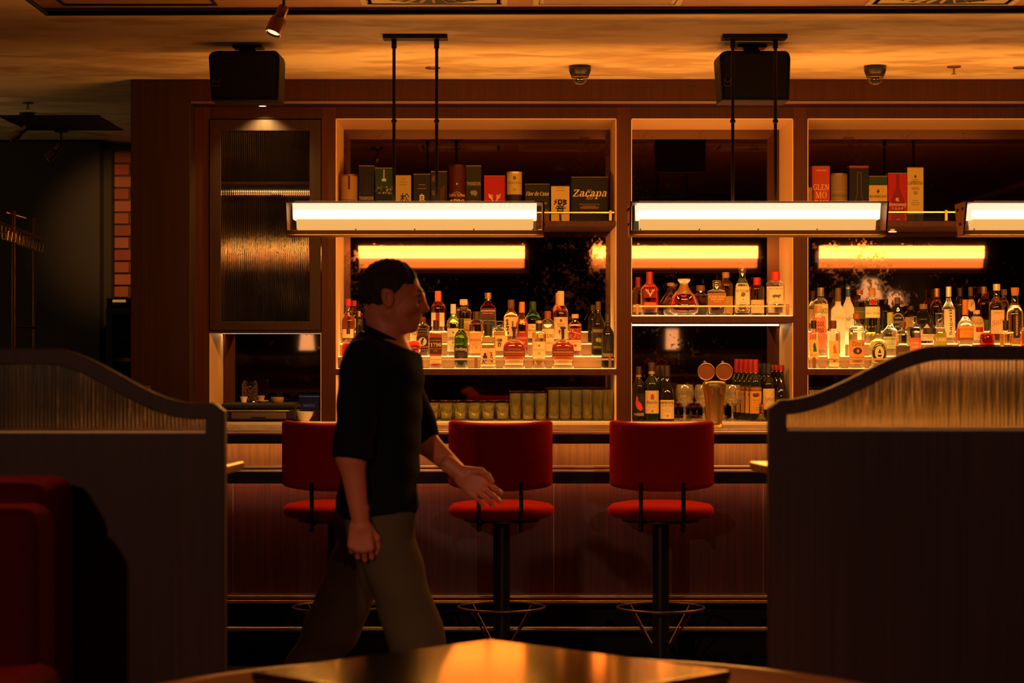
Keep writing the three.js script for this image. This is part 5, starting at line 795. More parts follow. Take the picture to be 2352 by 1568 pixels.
{
  const gob = new THREE.Group(); gob.name = 'wine_goblet';
  const pr = [[0, 0.0005], [0.038, 0.0005], [0.039, 0.003], [0.012, 0.009], [0.0055, 0.02], [0.0052, 0.07], [0.008, 0.076], [0.03, 0.094], [0.046, 0.118], [0.051, 0.142], [0.049, 0.168], [0.044, 0.196], [0.0425, 0.196], [0.0475, 0.168], [0.0492, 0.142], [0.0442, 0.119], [0.028, 0.097], [0, 0.082]];
  const crystal = phy([1, 0.95, 0.82], { roughness: 0.02, transmission: 0.93, thickness: 0.004, ior: 1.54 });
  obj('bowl', lathe(pr, 26), crystal, gob);
  const cut = []; for (let k = 0; k < 14; k++) { const a = 2 * Math.PI * k / 14; cut.push(new THREE.SphereGeometry(0.0075, 7, 5).scale(1, 2.1, .28).rotateX(-.55).translate(0, 0.107, 0.0385).rotateY(a)); }
  obj('cut_facets', cut, crystal, gob);
  row(gob, [[1572, 11.96], [1616, 11.96], [1682, 11.96]], 0, 'cut crystal goblet from the white lettered wine, front row', 'front row of crystal goblets');
  row(gob, [[1574, 12.13], [1618, 12.13], [1662, 12.13]], 0, 'cut crystal goblet from the white lettered wine, rear row', 'rear row of crystal goblets');
}
{ // small oil bottle with a pourer on the back counter
  const g = thing('bitters_bottle', 'small clear bottle with a dark slanted pourer before the yellow wine label', 'bottle', [X(1749, 11.84), CB, -11.84]);
  obj('glass_body', lathe([[0, .0005], [.03, .0005], [.031, .006], [.017, .03], [.013, .045], [.013, .085], [.0145, .088], [.0145, .094], [0, .094]], 20), clearGlass, g);
  obj('liquid', lathe([[0, .045], [.0105, .045], [.0105, .08], [0, .08]], 16), liquid(LIQ.dark), g);
  obj('pourer', bar(V3(0, .09, 0), V3(.006, .14, 0), .0045), M.blackMetal, g);
}
// ---------- beer tap on the bar ----------
{
  const d = 10.42, g = thing('beer_tap', 'flared brass beer tap tower with two round copper badges', 'beer tap', [X(1641, d), 1.0905, -d]);
  const H = Y(874, d) - 1.0905, wB = S(17, d), wT = S(27, d);
  obj('tower', shaped([[wB * 1.25, 0.001, 1], [wB * 1.0, 0.012, 1], [wB * 1.02, 0.03, 1], [wB * 1.2, H * .4, 1], [wT * .95, H * .78, 1], [wT, H * .9, 1], [wT * .96, H * .97, 1], [wT * .82, H, 1], [0.00001, H, 1]], 3, .8, 36), phy([0.66, 0.44, 0.10], { metalness: 1, roughness: 0.33 }), g);
  for (const s of [-1, 1]) {
    const x = s * S(20.5, d), y = Y(853, d) - 1.0905, r = S(19, d), b = obj('badge', new THREE.CylinderGeometry(r, r, 0.012, 40).rotateX(Math.PI / 2).translate(x, y, 0.03), std([0.42, 0.15, 0.05], { metalness: .6, roughness: 0.5 }), g);
    obj('badge_rim', new THREE.TorusGeometry(r, 0.0022, 8, 48).translate(x, y, 0.036), M.brass, b);
    obj('handle', [bar(V3(x * .7, H - 0.004, 0.01), V3(x * .9, y - r * .8, 0.022), .009), new THREE.SphereGeometry(.008, 12, 8).translate(x - .006, y + r + .004, .02)], M.bronze, g);
    obj('spout', [bar(V3(x * .5, H * .86, .03), V3(x * .5, H * .86, .09), .008), bar(V3(x * .5, H * .86, .09), V3(x * .5, H * .7, .1), .007)], M.bronze, g);
  }
}
// ---------- coffee counter behind the bar ----------
{
  const d = 11.6, g = thing('coffee_machine', 'dark low coffee machine with a rounded top tray and a shallow drawer', 'coffee machine', [0, backTop + .0006, 0]);
  const x0 = X(500, d), x1 = X(672, d), H = Y(928, d) - backTop;
  obj('foot', bx(x0 + .02, x0 + .05, 0, .012, -12.1, -11.8), M.black, g); obj('foot', bx(x1 - .05, x1 - .02, 0, .012, -12.1, -11.8), M.black, g);
  obj('housing', bx(x0, x1, .01, H - .03, -12.14, -11.77, .01), M.blackMetal, g);
  obj('drawer', bx(x0 + .05, x1 - .05, .014, H * .52, -11.77, -11.762, .004), M.bronze, g);
  obj('drip_slot', bx(x0 + .16, x1 - .16, .018, .026, -11.763, -11.758), M.black, g);
  obj('top_tray', bx(x0 - .003, x1 + .003, H - .032, H, -12.15, -11.76, .014), M.black, g);
  obj('trim', [bx(x0, x1 - .03, H * .55, H * .55 + .006, -11.77, -11.756, .002)], M.brass, g);
  const top = backTop + .0006 + H + .0004;
  const cup = thing('cup', 'white flared cup standing on the coffee machine', 'cup', [X(560, 11.85), top, -11.85]);
  obj('body', lathe([[0, 0], [.016, 0], [.0145, .008], [.017, .022], [.022, .034], [.0205, .034], [.015, .02], [0, .008]], 24), M.white, cup);
  const sc = thing('saucer', 'white saucer under the brown cup on the coffee machine', 'saucer', [X(602, 11.87), top, -11.87]);
  obj('plate', lathe([[0, 0], [.024, 0], [.038, .012], [.0395, .0135], [.036, .0135], [.02, .005], [0, .005]], 28), M.white, sc);
  const c2 = copyOf(cup, [X(600, 11.87), top + .0052, -11.87], 'flared cup standing on the white saucer'); 
  c2.children[0].material = std([.45, .33, .2], { roughness: .5 });
  const pot = thing('sugar_bowl', 'tan straight sided sugar bowl on the coffee machine', 'bowl', [X(637, 11.85), top, -11.85]);
  obj('body', lathe([[0, 0], [.033, 0], [.036, .03], [.037, .031], [.034, .031], [.031, .006], [0, .006]], 26), std([.42, .27, .13], { roughness: .6 }), pot);
  const jar = thing('tea_jar', 'clear glass jar of dark tea leaves at the back of the coffee machine', 'jar', [X(574, 12.06), top, -12.06]);
  obj('glass_body', lathe([[0, 0.0005], [.042, .0005], [.044, .006], [.044, .1], [.036, .112], [.036, .118], [0, .118]], 24), M.pane, jar);
  const lv = []; for (let i = 0; i < 220; i++) { const a = rr(0, 6.28), r = .038 * Math.sqrt(rnd()), y = .006 + .085 * rnd(); lv.push(new THREE.TetrahedronGeometry(rr(.003, .006)).scale(1, .5, 1).rotateX(rr(0, 6)).rotateZ(rr(0, 6)).translate(r * Math.cos(a), y, r * Math.sin(a))); }
  obj('tea_leaves', lv, std([.16, .09, .04], { roughness: .9 }), jar).userData.kind = 'stuff';
}
{
  const d = 11.9, g = thing('bowl', 'plain pale bowl on the counter behind the first stool', 'bowl', [X(700, 11.85), CB, -11.85]);
  obj('body', lathe([[0, 0], [.024, 0], [.026, .004], [.042, .028], [.0495, .052], [.0475, .0525], [.039, .029], [.02, .008], [0, .008]], 36), M.white, g);
  const t = thing('till_screen', 'small dark blue till screen leaning beside the pale bowl', 'screen', [X(709, 12.0), CB, -12.0], -.05);
  const uvc = cell(128, 96, (g2, w, h) => { g2.fillStyle = '#0b1730'; g2.fillRect(0, 0, w, h); g2.fillStyle = '#6f8fc8'; g2.fillRect(0, 2, w, 4); words(g2, w, h, [['SWITCH', .5, .16, '#9fb4d8', 'sans']]); for (let i = 0; i < 7; i++) { g2.fillStyle = '#5a74a8'; g2.fillRect(10 + i * 15, h * .86, 9, 5); } });
  const w = .12, h = .125, lean = new THREE.Matrix4().makeRotationX(-.25).setPosition(0, .02, 0);
  obj('housing', bx(-w / 2, w / 2, 0, h, -.012, 0, .005).applyMatrix4(lean), M.black, t);
  const face = new THREE.PlaneGeometry(w * .94, h * .9).translate(0, h / 2, .0012).applyMatrix4(lean), u = face.attributes.uv;
  for (let i = 0; i < 4; i++) u.setXY(i, uvc[0] + (uvc[2] - uvc[0]) * u.getX(i), uvc[1] + (uvc[3] - uvc[1]) * u.getY(i));
  screenMat = std('#000000', { emissive: new THREE.Color(.14, .14, .14), roughness: .2 });
  obj('screen', face, screenMat, t);
  obj('stand', bx(-.04, .04, .0005, .024, -.06, .01, .004), M.black, t);
  const b = thing('wooden_tray', 'small brown wooden box behind the pale bowl', 'box', [X(728, 11.93), CB, -11.93]);
  obj('body', bx(-.028, .028, .0003, .056, -.03, .02, .003), M.wood, b);
}
var screenMat;
{
  const g = thing('highball_glass', 'lone cut glass standing on the bar end by the dark column', 'glass', [X(333, 10.35), 1.0905, -10.35]);
  obj('bowl', lathe([[0, .0005], [.025, .0005], [.026, .004], [.0275, .195], [.026, .196], [.0245, .014], [0, .012]], 12), clearGlass, g);
}
// ---------- the walking person ----------
function surfaceNet(f, lo, hi, h) {                             // naive surface nets of the field f (negative inside)
  const n = [0, 1, 2].map((k) => Math.ceil((hi[k] - lo[k]) / h) + 1), [nx, ny, nz] = n, val = new Float32Array(nx * ny * nz), id = new Int32Array(nx * ny * nz).fill(-1);
  for (let z = 0, i = 0; z < nz; z++) for (let y = 0; y < ny; y++) for (let x = 0; x < nx; x++, i++) val[i] = f(lo[0] + x * h, lo[1] + y * h, lo[2] + z * h);
  const pos = [], idx = [], at = (x, y, z) => (z * ny + y) * nx + x;
  for (let z = 0; z + 1 < nz; z++) for (let y = 0; y + 1 < ny; y++) for (let x = 0; x + 1 < nx; x++) {
    let c = 0, px = 0, py = 0, pz = 0;
    const v = [];
    for (let k = 0; k < 8; k++) v.push(val[at(x + (k & 1), y + ((k >> 1) & 1), z + (k >> 2))]);
    const neg = v.filter((q) => q < 0).length;
    if (!neg || neg === 8) continue;
    for (const [a, b] of [[0, 1], [2, 3], [4, 5], [6, 7], [0, 2], [1, 3], [4, 6], [5, 7], [0, 4], [1, 5], [2, 6], [3, 7]]) if (v[a] < 0 !== v[b] < 0) {
      const t = v[a] / (v[a] - v[b]);
      px += (a & 1) + ((b & 1) - (a & 1)) * t; py += ((a >> 1) & 1) + (((b >> 1) & 1) - ((a >> 1) & 1)) * t; pz += (a >> 2) + ((b >> 2) - (a >> 2)) * t; c++;
    }
    id[at(x, y, z)] = pos.length / 3;
    pos.push(lo[0] + (x + px / c) * h, lo[1] + (y + py / c) * h, lo[2] + (z + pz / c) * h);
  }
  for (let z = 1; z + 1 < nz; z++) for (let y = 1; y + 1 < ny; y++) for (let x = 1; x + 1 < nx; x++) {
    const s = val[at(x, y, z)] < 0;
    const quad = (a, b, c, d, flip) => { if (a < 0 || b < 0 || c < 0 || d < 0) return; flip ? idx.push(a, c, b, a, d, c) : idx.push(a, b, c, a, c, d); };
    if (s !== val[at(x + 1, y, z)] < 0) quad(id[at(x, y - 1, z - 1)], id[at(x, y, z - 1)], id[at(x, y, z)], id[at(x, y - 1, z)], !s);
    if (s !== val[at(x, y + 1, z)] < 0) quad(id[at(x - 1, y, z - 1)], id[at(x - 1, y, z)], id[at(x, y, z)], id[at(x, y, z - 1)], !s);
    if (s !== val[at(x, y, z + 1)] < 0) quad(id[at(x - 1, y - 1, z)], id[at(x, y - 1, z)], id[at(x, y, z)], id[at(x - 1, y, z)], !s);
  }
  const g = new THREE.BufferGeometry();
  g.setAttribute('position', new THREE.Float32BufferAttribute(pos, 3)); g.setIndex(idx);
  const nor = new Float32Array(pos.length), e = h * 0.5;
  for (let i = 0; i < pos.length; i += 3) {
    const [x, y, z] = [pos[i], pos[i + 1], pos[i + 2]], a = f(x + e, y, z) - f(x - e, y, z), b = f(x, y + e, z) - f(x, y - e, z), c = f(x, y, z + e) - f(x, y, z - e), l = Math.hypot(a, b, c) || 1;
    nor[i] = a / l; nor[i + 1] = b / l; nor[i + 2] = c / l;
  }
  g.setAttribute('normal', new THREE.Float32BufferAttribute(nor, 3));
  return g;
}
const smin = (a, b, k) => { const t = Math.max(k - Math.abs(a - b), 0) / k; return Math.min(a, b) - t * t * k * 0.25; };
const capsule = (a, b, ra, rb) => { const bx2 = b[0] - a[0], by = b[1] - a[1], bz = b[2] - a[2], l = bx2 * bx2 + by * by + bz * bz || 1e-9; return (x, y, z) => { const px = x - a[0], py = y - a[1], pz = z - a[2], t = clamp((px * bx2 + py * by + pz * bz) / l); return Math.hypot(px - bx2 * t, py - by * t, pz - bz * t) - (ra + (rb - ra) * t); }; };
const ellipsoid = (c, r, tilt = 0) => { const co = Math.cos(tilt), si = Math.sin(tilt), m = Math.min(...r); return (x, y, z) => { const px = x - c[0], py = y - c[1], pz = z - c[2], u = px * co + py * si, v = -px * si + py * co; return (Math.hypot(u / r[0], v / r[1], pz / r[2]) - 1) * m; }; };
const blend = (list, k) => (x, y, z) => { let d = 9; for (const q of list) d = smin(d, q(x, y, z), k); return d; };
{
  const D = 7.2, jp = (px, py, z = 0) => [X(px, D), Y(py, D), -D + z];
  const J = {
    neck: jp(888, 772), chest: jp(874, 850), waist: jp(868, 1060), pelvis: jp(866, 1165),
    shR: jp(842, 836, .185), elR: jp(817, 1035, .235), wrR: jp(838, 1188, .225),
    shL: jp(902, 838, -.185), elL: jp(962, 1012, -.235), wrL: jp(1056, 1092, -.125),
    hipR: jp(878, 1195, .085), knR: jp(958, 1462, .1), anR: jp(1002, 1738, .1),
    hipL: jp(862, 1195, -.085), knL: jp(762, 1440, -.1), anL: jp(628, 1668, -.09),
  };
  const floorY = 0.0;
  J.anR[1] = 0.085; J.anL[1] = 0.19;
  const add = (a, b, s = 1) => a.map((v, i) => v + b[i] * s), nrm = (a) => { const l = Math.hypot(...a); return a.map((v) => v / l); }, crs = (a, b) => [a[1] * b[2] - a[2] * b[1], a[2] * b[0] - a[0] * b[2], a[0] * b[1] - a[1] * b[0]];
  const toeR = add(J.anR, [.17, .03, .01]), toeL = [J.anL[0] + .10, 0.035, J.anL[2]];
  // body under the clothes, one continuous surface
  const trunk = (o) => [capsule(add(J.chest, [0, 0, .085]), add(J.waist, [0, 0, .07]), .105 + o, .098 + o), capsule(add(J.chest, [0, 0, -.085]), add(J.waist, [0, 0, -.07]), .105 + o, .098 + o), capsule(add(J.waist, [0, 0, .07]), add(J.pelvis, [0, 0, .075]), .1 + o, .108 + o), capsule(add(J.waist, [0, 0, -.07]), add(J.pelvis, [0, 0, -.075]), .1 + o, .108 + o), capsule(add(J.shR, [.01, -.0, -.03]), add(J.shL, [-.01, 0, .03]), .066 + o, .066 + o), capsule(add(J.chest, [.012, .02, 0]), add(J.waist, [.02, 0, 0]), .118 + o, .108 + o), capsule(add(J.neck, [-.01, -.02, 0]), add(J.chest, [0, 0, 0]), .06 + o, .11 + o)];
  const armR = (o) => [capsule(J.shR, J.elR, .056 + o, .043 + o)], armL = (o) => [capsule(J.shL, J.elL, .056 + o, .043 + o)];
  const leg = (h, k, a, o, flare = 0) => [capsule(h, k, .088 + o, .058 + o + flare), capsule(k, a, .056 + o + flare, .04 + o + flare * 1.4)];
  const foot = (a, t, o) => [capsule([a[0] - .035, Math.max(.045, a[1] - .045), a[2]], t, .042 + o, .032 + o), capsule(a, [a[0] - .03, Math.max(.045, a[1] - .045), a[2]], .04 + o, .04 + o)];
  const bare = [...trunk(-.014), ...armR(0), capsule(J.elR, J.wrR, .045, .028), ...armL(0), capsule(J.elL, J.wrL, .045, .028), ...leg(J.hipR, J.knR, J.anR, -.012), ...leg(J.hipL, J.knL, J.anL, -.012), ...foot(J.anR, toeR, -.008), ...foot(J.anL, toeL, -.008), capsule(J.neck, jp(900, 735), .056, .054)];
  const bodyF = blend(bare, .035);
  const lo = [X(560, D), -.02, -D - .42], hi = [X(1130, D), 1.62, -D + .42];
  // head, turned to the right of the picture and a little down
  const hc = jp(902, 678), tl = -.1;
  const hp = (dx, dy, dz = 0) => { const c = Math.cos(tl), s = Math.sin(tl); return [hc[0] + dx * c - dy * s, hc[1] + dx * s + dy * c, hc[2] + dz]; };
  const headList = [ellipsoid(hp(-.012, .022), [.098, .09, .075], tl), ellipsoid(hp(.035, -.03), [.062, .085, .06], tl), capsule(hp(-.005, -.055, .045), hp(.062, -.092, .016), .027, .022), capsule(hp(-.005, -.055, -.045), hp(.062, -.092, -.016), .027, .022), ellipsoid(hp(.074, -.096), [.02, .018, .022], tl), capsule(hp(.086, .012, .03), hp(.086, .012, -.03), .016, .016), capsule(hp(.094, 0), hp(.113, -.034), .009, .0125), capsule(hp(.1, -.036, .011), hp(.1, -.036, -.011), .0085, .0085), capsule(hp(.09, -.062, .014), hp(.09, -.062, -.014), .0085, .0085), capsule(hp(.087, -.074, .013), hp(.087, -.074, -.013), .0085, .0085), capsule(hp(.066, -.025, .04), hp(.05, -.045, .05), .02, .016), capsule(hp(.066, -.025, -.04), hp(.05, -.045, -.05), .02, .016), capsule(hp(-.03, -.06), J.neck, .056, .06)];
  const soft = blend(headList, .018), pits = [[.088, -.006, .034], [.088, -.006, -.034]].map((p) => hp(...p)), mouth = [hp(.106, -.068, .022), hp(.106, -.068, -.022)], slit = capsule(mouth[0], mouth[1], .0045, .0045);
  const ears = [1, -1].map((s) => ({ rim: ellipsoid(hp(-.012, -.012, s * .077), [.02, .033, .011], tl + .25), dip: ellipsoid(hp(-.008, -.01, s * .088), [.011, .02, .009], tl + .25) }));
  const headF = (x, y, z) => { let d = soft(x, y, z); for (const p of pits) d = Math.max(d, .0165 - Math.hypot(x - p[0], y - p[1], z - p[2]) + .0); d = Math.max(d, -slit(x, y, z)); for (const e of ears) d = smin(d, Math.max(e.rim(x, y, z), -e.dip(x, y, z)), .008); return d; };
  function handField(w, dir, thumb, palm, curl) {                // wrist, along the hand, towards the thumb, out of the palm
    const P = (a, t, n) => [0, 1, 2].map((i) => w[i] + dir[i] * a + thumb[i] * t + palm[i] * n), l = [];
    l.push(capsule(P(-.05, 0, 0), P(.01, 0, 0), .03, .026), capsule(P(.015, .018, 0), P(.078, .03, 0), .018, .0145), capsule(P(.015, .004, 0), P(.084, .009, 0), .018, .0145), capsule(P(.015, -.01, 0), P(.08, -.012, 0), .018, .0145), capsule(P(.015, -.02, 0), P(.07, -.031, 0), .017, .0135));
    const fingers = [];
    [[.03, .08, .043, .026, .02, .0088], [.009, .086, .047, .03, .022, .009], [-.012, .082, .044, .028, .021, .0086], [-.031, .072, .034, .021, .018, .0078]].forEach(([t, a, l1, l2, l3, r], i) => {
      let p = [a, t, 0], ang = curl * (.55 + .06 * i);
      const seg = [];
      [l1, l2, l3].forEach((L, k) => { const q = [p[0] + L * Math.cos(ang), p[1] + (t * .06), p[2] + L * Math.sin(ang)]; seg.push(capsule(P(...p), P(...q), r * (1 - .06 * k), r * (1 - .06 * (k + 1)))); p = q; ang += curl * (.8 - .12 * k); });
      fingers.push(blend(seg, .005));
    });
    const t0 = P(.018, .026, .006), t1 = P(.05, .05, .02), t2 = P(.078, .052, .034), t3 = P(.1, .046, .042);
    fingers.push(blend([capsule(t0, t1, .0145, .0115), capsule(t1, t2, .0112, .0098), capsule(t2, t3, .0098, .008)], .006));
    const base = blend(l, .014);
    return (x, y, z) => { let d = base(x, y, z), f = 9; for (const q of fingers) f = Math.min(f, q(x, y, z)); return smin(d, f, .007); };
  }
  const dR = nrm([.02, -1, .02]), hR = handField(J.wrR, dR, nrm(crs(dR, [0, 0, 1]).map((v) => -v)), [0, 0, -1], 1.25);
  const dL = nrm([.78, -.6, .12]), sideL = nrm(crs(dL, [0, 0, 1]).map((v) => -v)), hL = handField(J.wrL, dL, sideL, [0, 0, 1], .55);
  const box = (p, r) => [p.map((v) => v - r), p.map((v) => v + r)];
  const g = thing('person', 'person walking in dark short sleeved shirt and olive trousers past the bar stools', 'person');
  const skin = phy([0.78, 0.21, 0.09], { roughness: 0.5, sheen: 0.2, sheenRoughness: 0.5 });
  const cut = [hc[0], hc[1] - .13, hc[2]];
  obj('body', [surfaceNet(bodyF, lo, hi, .012), surfaceNet(headF, [hc[0] - .15, hc[1] - .16, hc[2] - .115], [hc[0] + .15, hc[1] + .15, hc[2] + .115], .0042), surfaceNet(hR, ...box(add(J.wrR, dR, .055), .115), .0036), surfaceNet(hL, ...box(add(J.wrL, dL, .065), .125), .0036)], skin, g);
  // clothes: the same body a little larger, cut at hem, cuffs and neckline
  const hem = Y(1182, D), fold = (x, y, z) => .0035 * Math.sin(26 * y + 9 * x) * Math.sin(17 * x + 11 * z + 4 * y) + .002 * Math.sin(60 * y + 30 * x);
  const torsoF = blend([...trunk(.012), capsule(add(J.pelvis, [.005, .0, .06]), add(J.pelvis, [.005, -.05, .06]), .125, .128), capsule(add(J.pelvis, [.005, 0, -.06]), add(J.pelvis, [.005, -.05, -.06]), .125, .128)], .04);
  const sleeveR = capsule(add(J.shR, [0, .004, -.01]), add(J.elR, [.004, 0, 0]), .07, .066), sleeveL = capsule(add(J.shL, [0, .004, .01]), add(J.elL, [0, 0, 0]), .068, .064);
  const uR = nrm(add(J.elR, J.shR, -1)), uL = nrm(add(J.elL, J.shL, -1));
  const shirtF = (x, y, z) => {
    const w = fold(x, y, z);
    const cr = (x - J.elR[0]) * uR[0] + (y - J.elR[1]) * uR[1] + (z - J.elR[2]) * uR[2] - .018, cl = (x - J.elL[0]) * uL[0] + (y - J.elL[1]) * uL[1] + (z - J.elL[2]) * uL[2] - .01;
    const body = Math.max(torsoF(x, y, z) + w, hem - y + .012 * Math.sin(14 * x), y - (J.neck[1] - .012) + .4 * (x - J.neck[0]));
    return smin(body, smin(Math.max(sleeveR(x, y, z) + w, cr), Math.max(sleeveL(x, y, z) + w, cl), .02), .03);
  };
  const shirt = obj('shirt', surfaceNet(shirtF, lo, hi, .011), phy([0.010, 0.010, 0.013], { roughness: 0.9, specularIntensity: 0.15 }), g);
  obj('collar', surfaceNet((x, y, z) => { const dx = x - J.neck[0] - .35 * (y - J.neck[1]) + .004, dz = z - J.neck[2], r = Math.hypot(dx, dz) - .071, h = Math.abs(y - J.neck[1] + .012 + .4 * dx) - .02; return Math.max(Math.abs(r) - .006, h); }, [J.neck[0] - .13, J.neck[1] - .09, J.neck[2] - .12], [J.neck[0] + .13, J.neck[1] + .1, J.neck[2] + .12], .0045), shirt.material, shirt);
  const legF = blend([...leg(J.hipR, J.knR, add(J.anR, [0, .0, 0]), .012, .018), ...leg(J.hipL, J.knL, J.anL, .012, .018), capsule(add(J.pelvis, [0, .03, .07]), add(J.pelvis, [0, -.05, .07]), .112, .11), capsule(add(J.pelvis, [0, .03, -.07]), add(J.pelvis, [0, -.05, -.07]), .112, .11), capsule(add(J.pelvis, [-.02, -.04, .04]), add(J.pelvis, [-.02, -.04, -.04]), .115, .115)], .045);
  const pantF = (x, y, z) => { const k = .003 * Math.sin(45 * y + 20 * x) + .004 * Math.sin(19 * y - 24 * x + 5 * z) * Math.sin(9 * y + 3); return Math.max(legF(x, y, z) + k, y - J.pelvis[1] - .06, (J.anR[1] - .01) - y + .0); };
  const pants = obj('trousers', surfaceNet(pantF, [lo[0], 0, lo[2]], [hi[0], 1.1, hi[2]], .011), phy([0.13, 0.085, 0.045], { roughness: 0.9, specularIntensity: 0.2 }), g);
  obj('belt', surfaceNet((x, y, z) => { const d = blend([capsule(add(J.pelvis, [0, .03, .07]), add(J.pelvis, [0, -.05, .07]), .114, .112), capsule(add(J.pelvis, [0, .03, -.07]), add(J.pelvis, [0, -.05, -.07]), .114, .112)], .045)(x, y, z); return Math.max(d, Math.abs(y - J.pelvis[1] - .035) - .017); }, [J.pelvis[0] - .2, J.pelvis[1] - .02, -D - .25], [J.pelvis[0] + .2, J.pelvis[1] + .09, -D + .25], .009), M.black, pants);
  for (const [a, t] of [[J.anR, toeR], [J.anL, toeL]]) {
    const sh = blend(foot(a, t, .004), .02), sole = Math.min(t[1], a[1] - .05) - .03;
    obj('shoe', surfaceNet((x, y, z) => Math.max(sh(x, y, z), y - a[1] - .012, .004 - y), [Math.min(a[0], t[0]) - .13, 0, a[2] - .09], [Math.max(a[0], t[0]) + .08, a[1] + .05, a[2] + .09], .007), M.black, g);
  }
  const cap = ellipsoid(hp(-.013, .0235), [.1025, .0955, .0795], tl), line = (x, y, z) => { const dx = x - hc[0], dy = y - hc[1]; return Math.max((dx - .062) * .9 - dy * .25, -(dy - .01 + .9 * Math.max(0, -dx - .0) * .9 - .5 * Math.max(0, dx - .02) * 0) + .0 - .03 + .055 * (dx > -.01 ? 1 : 0) * clamp((dx + .01) / .05)); };
  obj('hair', surfaceNet((x, y, z) => Math.max(cap(x, y, z) + .0025 * Math.sin(160 * x + 40 * y) * Math.sin(130 * z + 50 * y), line(x, y, z)), [hc[0] - .15, hc[1] - .12, hc[2] - .11], [hc[0] + .13, hc[1] + .15, hc[2] + .11], .0045), std([0.02, 0.013, 0.01], { roughness: 0.75 }), g);
  for (const s of [1, -1]) { const p = hp(.079, -.006, s * .032), e = obj('eye', new THREE.SphereGeometry(.0125, 18, 14).translate(...p), phy([.42, .36, .32], { roughness: .25 }), g); obj('iris', new THREE.SphereGeometry(.0062, 12, 10).translate(p[0] + .0078, p[1] - .001, p[2] + s * .002), std([.03, .018, .01], { roughness: .2 }), e); }
  for (const s of [1, -1]) obj('eyebrow', bar(V3(...hp(.101, .021, s * .014)), V3(...hp(.087, .024, s * .05)), .0042, 8), std([0.02, 0.013, 0.01], { roughness: 0.8 }), g);
}
// ---------- fittings on the ceiling ----------
function speaker(px, d, turn, label) {
  const g = thing('speaker', label, 'speaker', [X(px, d), 0, -d], turn), yT = Y(119, d - .14), yB = Y(228, d - .14), w = S(159, d - .14) / 2;
  const s = new THREE.Shape(), r = .035;
  s.moveTo(-w + .012, yB); s.lineTo(w - .006, yB); s.lineTo(w, yT - r); s.quadraticCurveTo(w - .002, yT, w - r * .7, yT); s.lineTo(-w + r * 1.1, yT); s.quadraticCurveTo(-w, yT - .002, -w, yT - r * .8); s.closePath();
  obj('cabinet', new THREE.ExtrudeGeometry(s, { depth: .2, bevelEnabled: true, bevelSize: .005, bevelThickness: .006, bevelSegments: 3, curveSegments: 8 }).translate(0, 0, -.06), M.black, g);
  const gr = new THREE.Shape(); gr.moveTo(-w + .022, yB + .012); gr.lineTo(w - .016, yB + .012); gr.lineTo(w - .01, yT - r); gr.lineTo(w - r, yT - .01); gr.lineTo(-w + r, yT - .01); gr.lineTo(-w + .01, yT - r); gr.closePath();
  obj('grille', new THREE.ExtrudeGeometry(gr, { depth: .004, bevelEnabled: false }).translate(0, 0, .146), std([.012, .011, .012], { roughness: .8 }), g);
  const bz = -w + .032, by = yB + .078, e = .017;
  obj('badge', [bx(bz - e, bz - e + .003, by - e, by + e, .15, .153), bx(bz + e - .003, bz + e, by - e, by + e, .15, .153), bar(V3(bz - e, by + e, .152), V3(bz, by - .002, .152), .0018, 6), bar(V3(bz + e, by + e, .152), V3(bz, by - .002, .152), .0018, 6), bx(bz - e, bz + e, by - e, by - e + .003, .15, .153)], std([.16, .1, .08], { roughness: .5 }), g);
  obj('bracket', [bx(-.04, .04, yT - .004, yT + .022, -.02, .05, .003), bx(-.035, .035, yT + .02, HC - .004, -.012, .03, .003), bx(-.07, .07, HC - .014, HC - .002, -.05, .06, .003)], M.blackMetal, g);
}
speaker(571, 10.35, -.03, 'black speaker hanging from the ceiling in front of the column and cupboard');
speaker(1724, 10.35, .03, 'black speaker hanging from the ceiling behind two pendant rods');
function dome(px, py, label) {
  const d = FPX * (HC - CAM) / (HY - py), g = thing('dome_camera', label, 'security camera', [X(px, d), 0, -d]);
  obj('base', lathe([[0, HC - .001], [.056, HC - .001], [.056, HC - .022], [.05, HC - .042], [.042, HC - .058], [0, HC - .058]], 36), M.blackMetal, g);
  obj('ring', new THREE.TorusGeometry(.042, .003, 8, 40).rotateX(Math.PI / 2).translate(0, HC - .058, 0), M.bronze, g);
  obj('dome', new THREE.SphereGeometry(.039, 28, 14, 0, Math.PI * 2, Math.PI / 2, Math.PI / 2).translate(0, HC - .059, 0), M.pane, g);
  obj('lens', [cyl(.02, .02, .03, 0, HC - .088, 0, 18)], M.black, g);
}
dome(1332, 151, 'small black dome camera on the ceiling between the two lamp mounts');
dome(2010, 151, 'small black dome camera on the ceiling beyond the second speaker');
function discPlate(px, py, r, label, name, cat, stem) {
  const d = FPX * (HC - CAM) / (HY - py), g = thing(name, label, cat, [X(px, d), 0, -d]);
  obj('plate', lathe([[0, HC - .0005], [r, HC - .0005], [r, HC - .004], [r * .9, HC - .007], [0, HC - .007]], 32), M.bronze, g);
  if (stem) { obj('stem', cyl(.0045, .006, .03, 0, HC - .036, 0, 12), M.bronze, g); obj('deflector', cyl(.014, .014, .002, 0, HC - .04, 0, 16), M.bronze, g); }
}
discPlate(994, 155, .038, 'flat round cover plate on the ceiling behind a pendant rod', 'ceiling_plate', 'cover plate');
discPlate(2191, 152, .036, 'fire sprinkler on the bright ceiling right of a dome camera', 'sprinkler', 'sprinkler', 1);
discPlate(2346, 154, .042, 'flat round cover plate on the ceiling cut by the picture edge', 'ceiling_plate', 'cover plate');
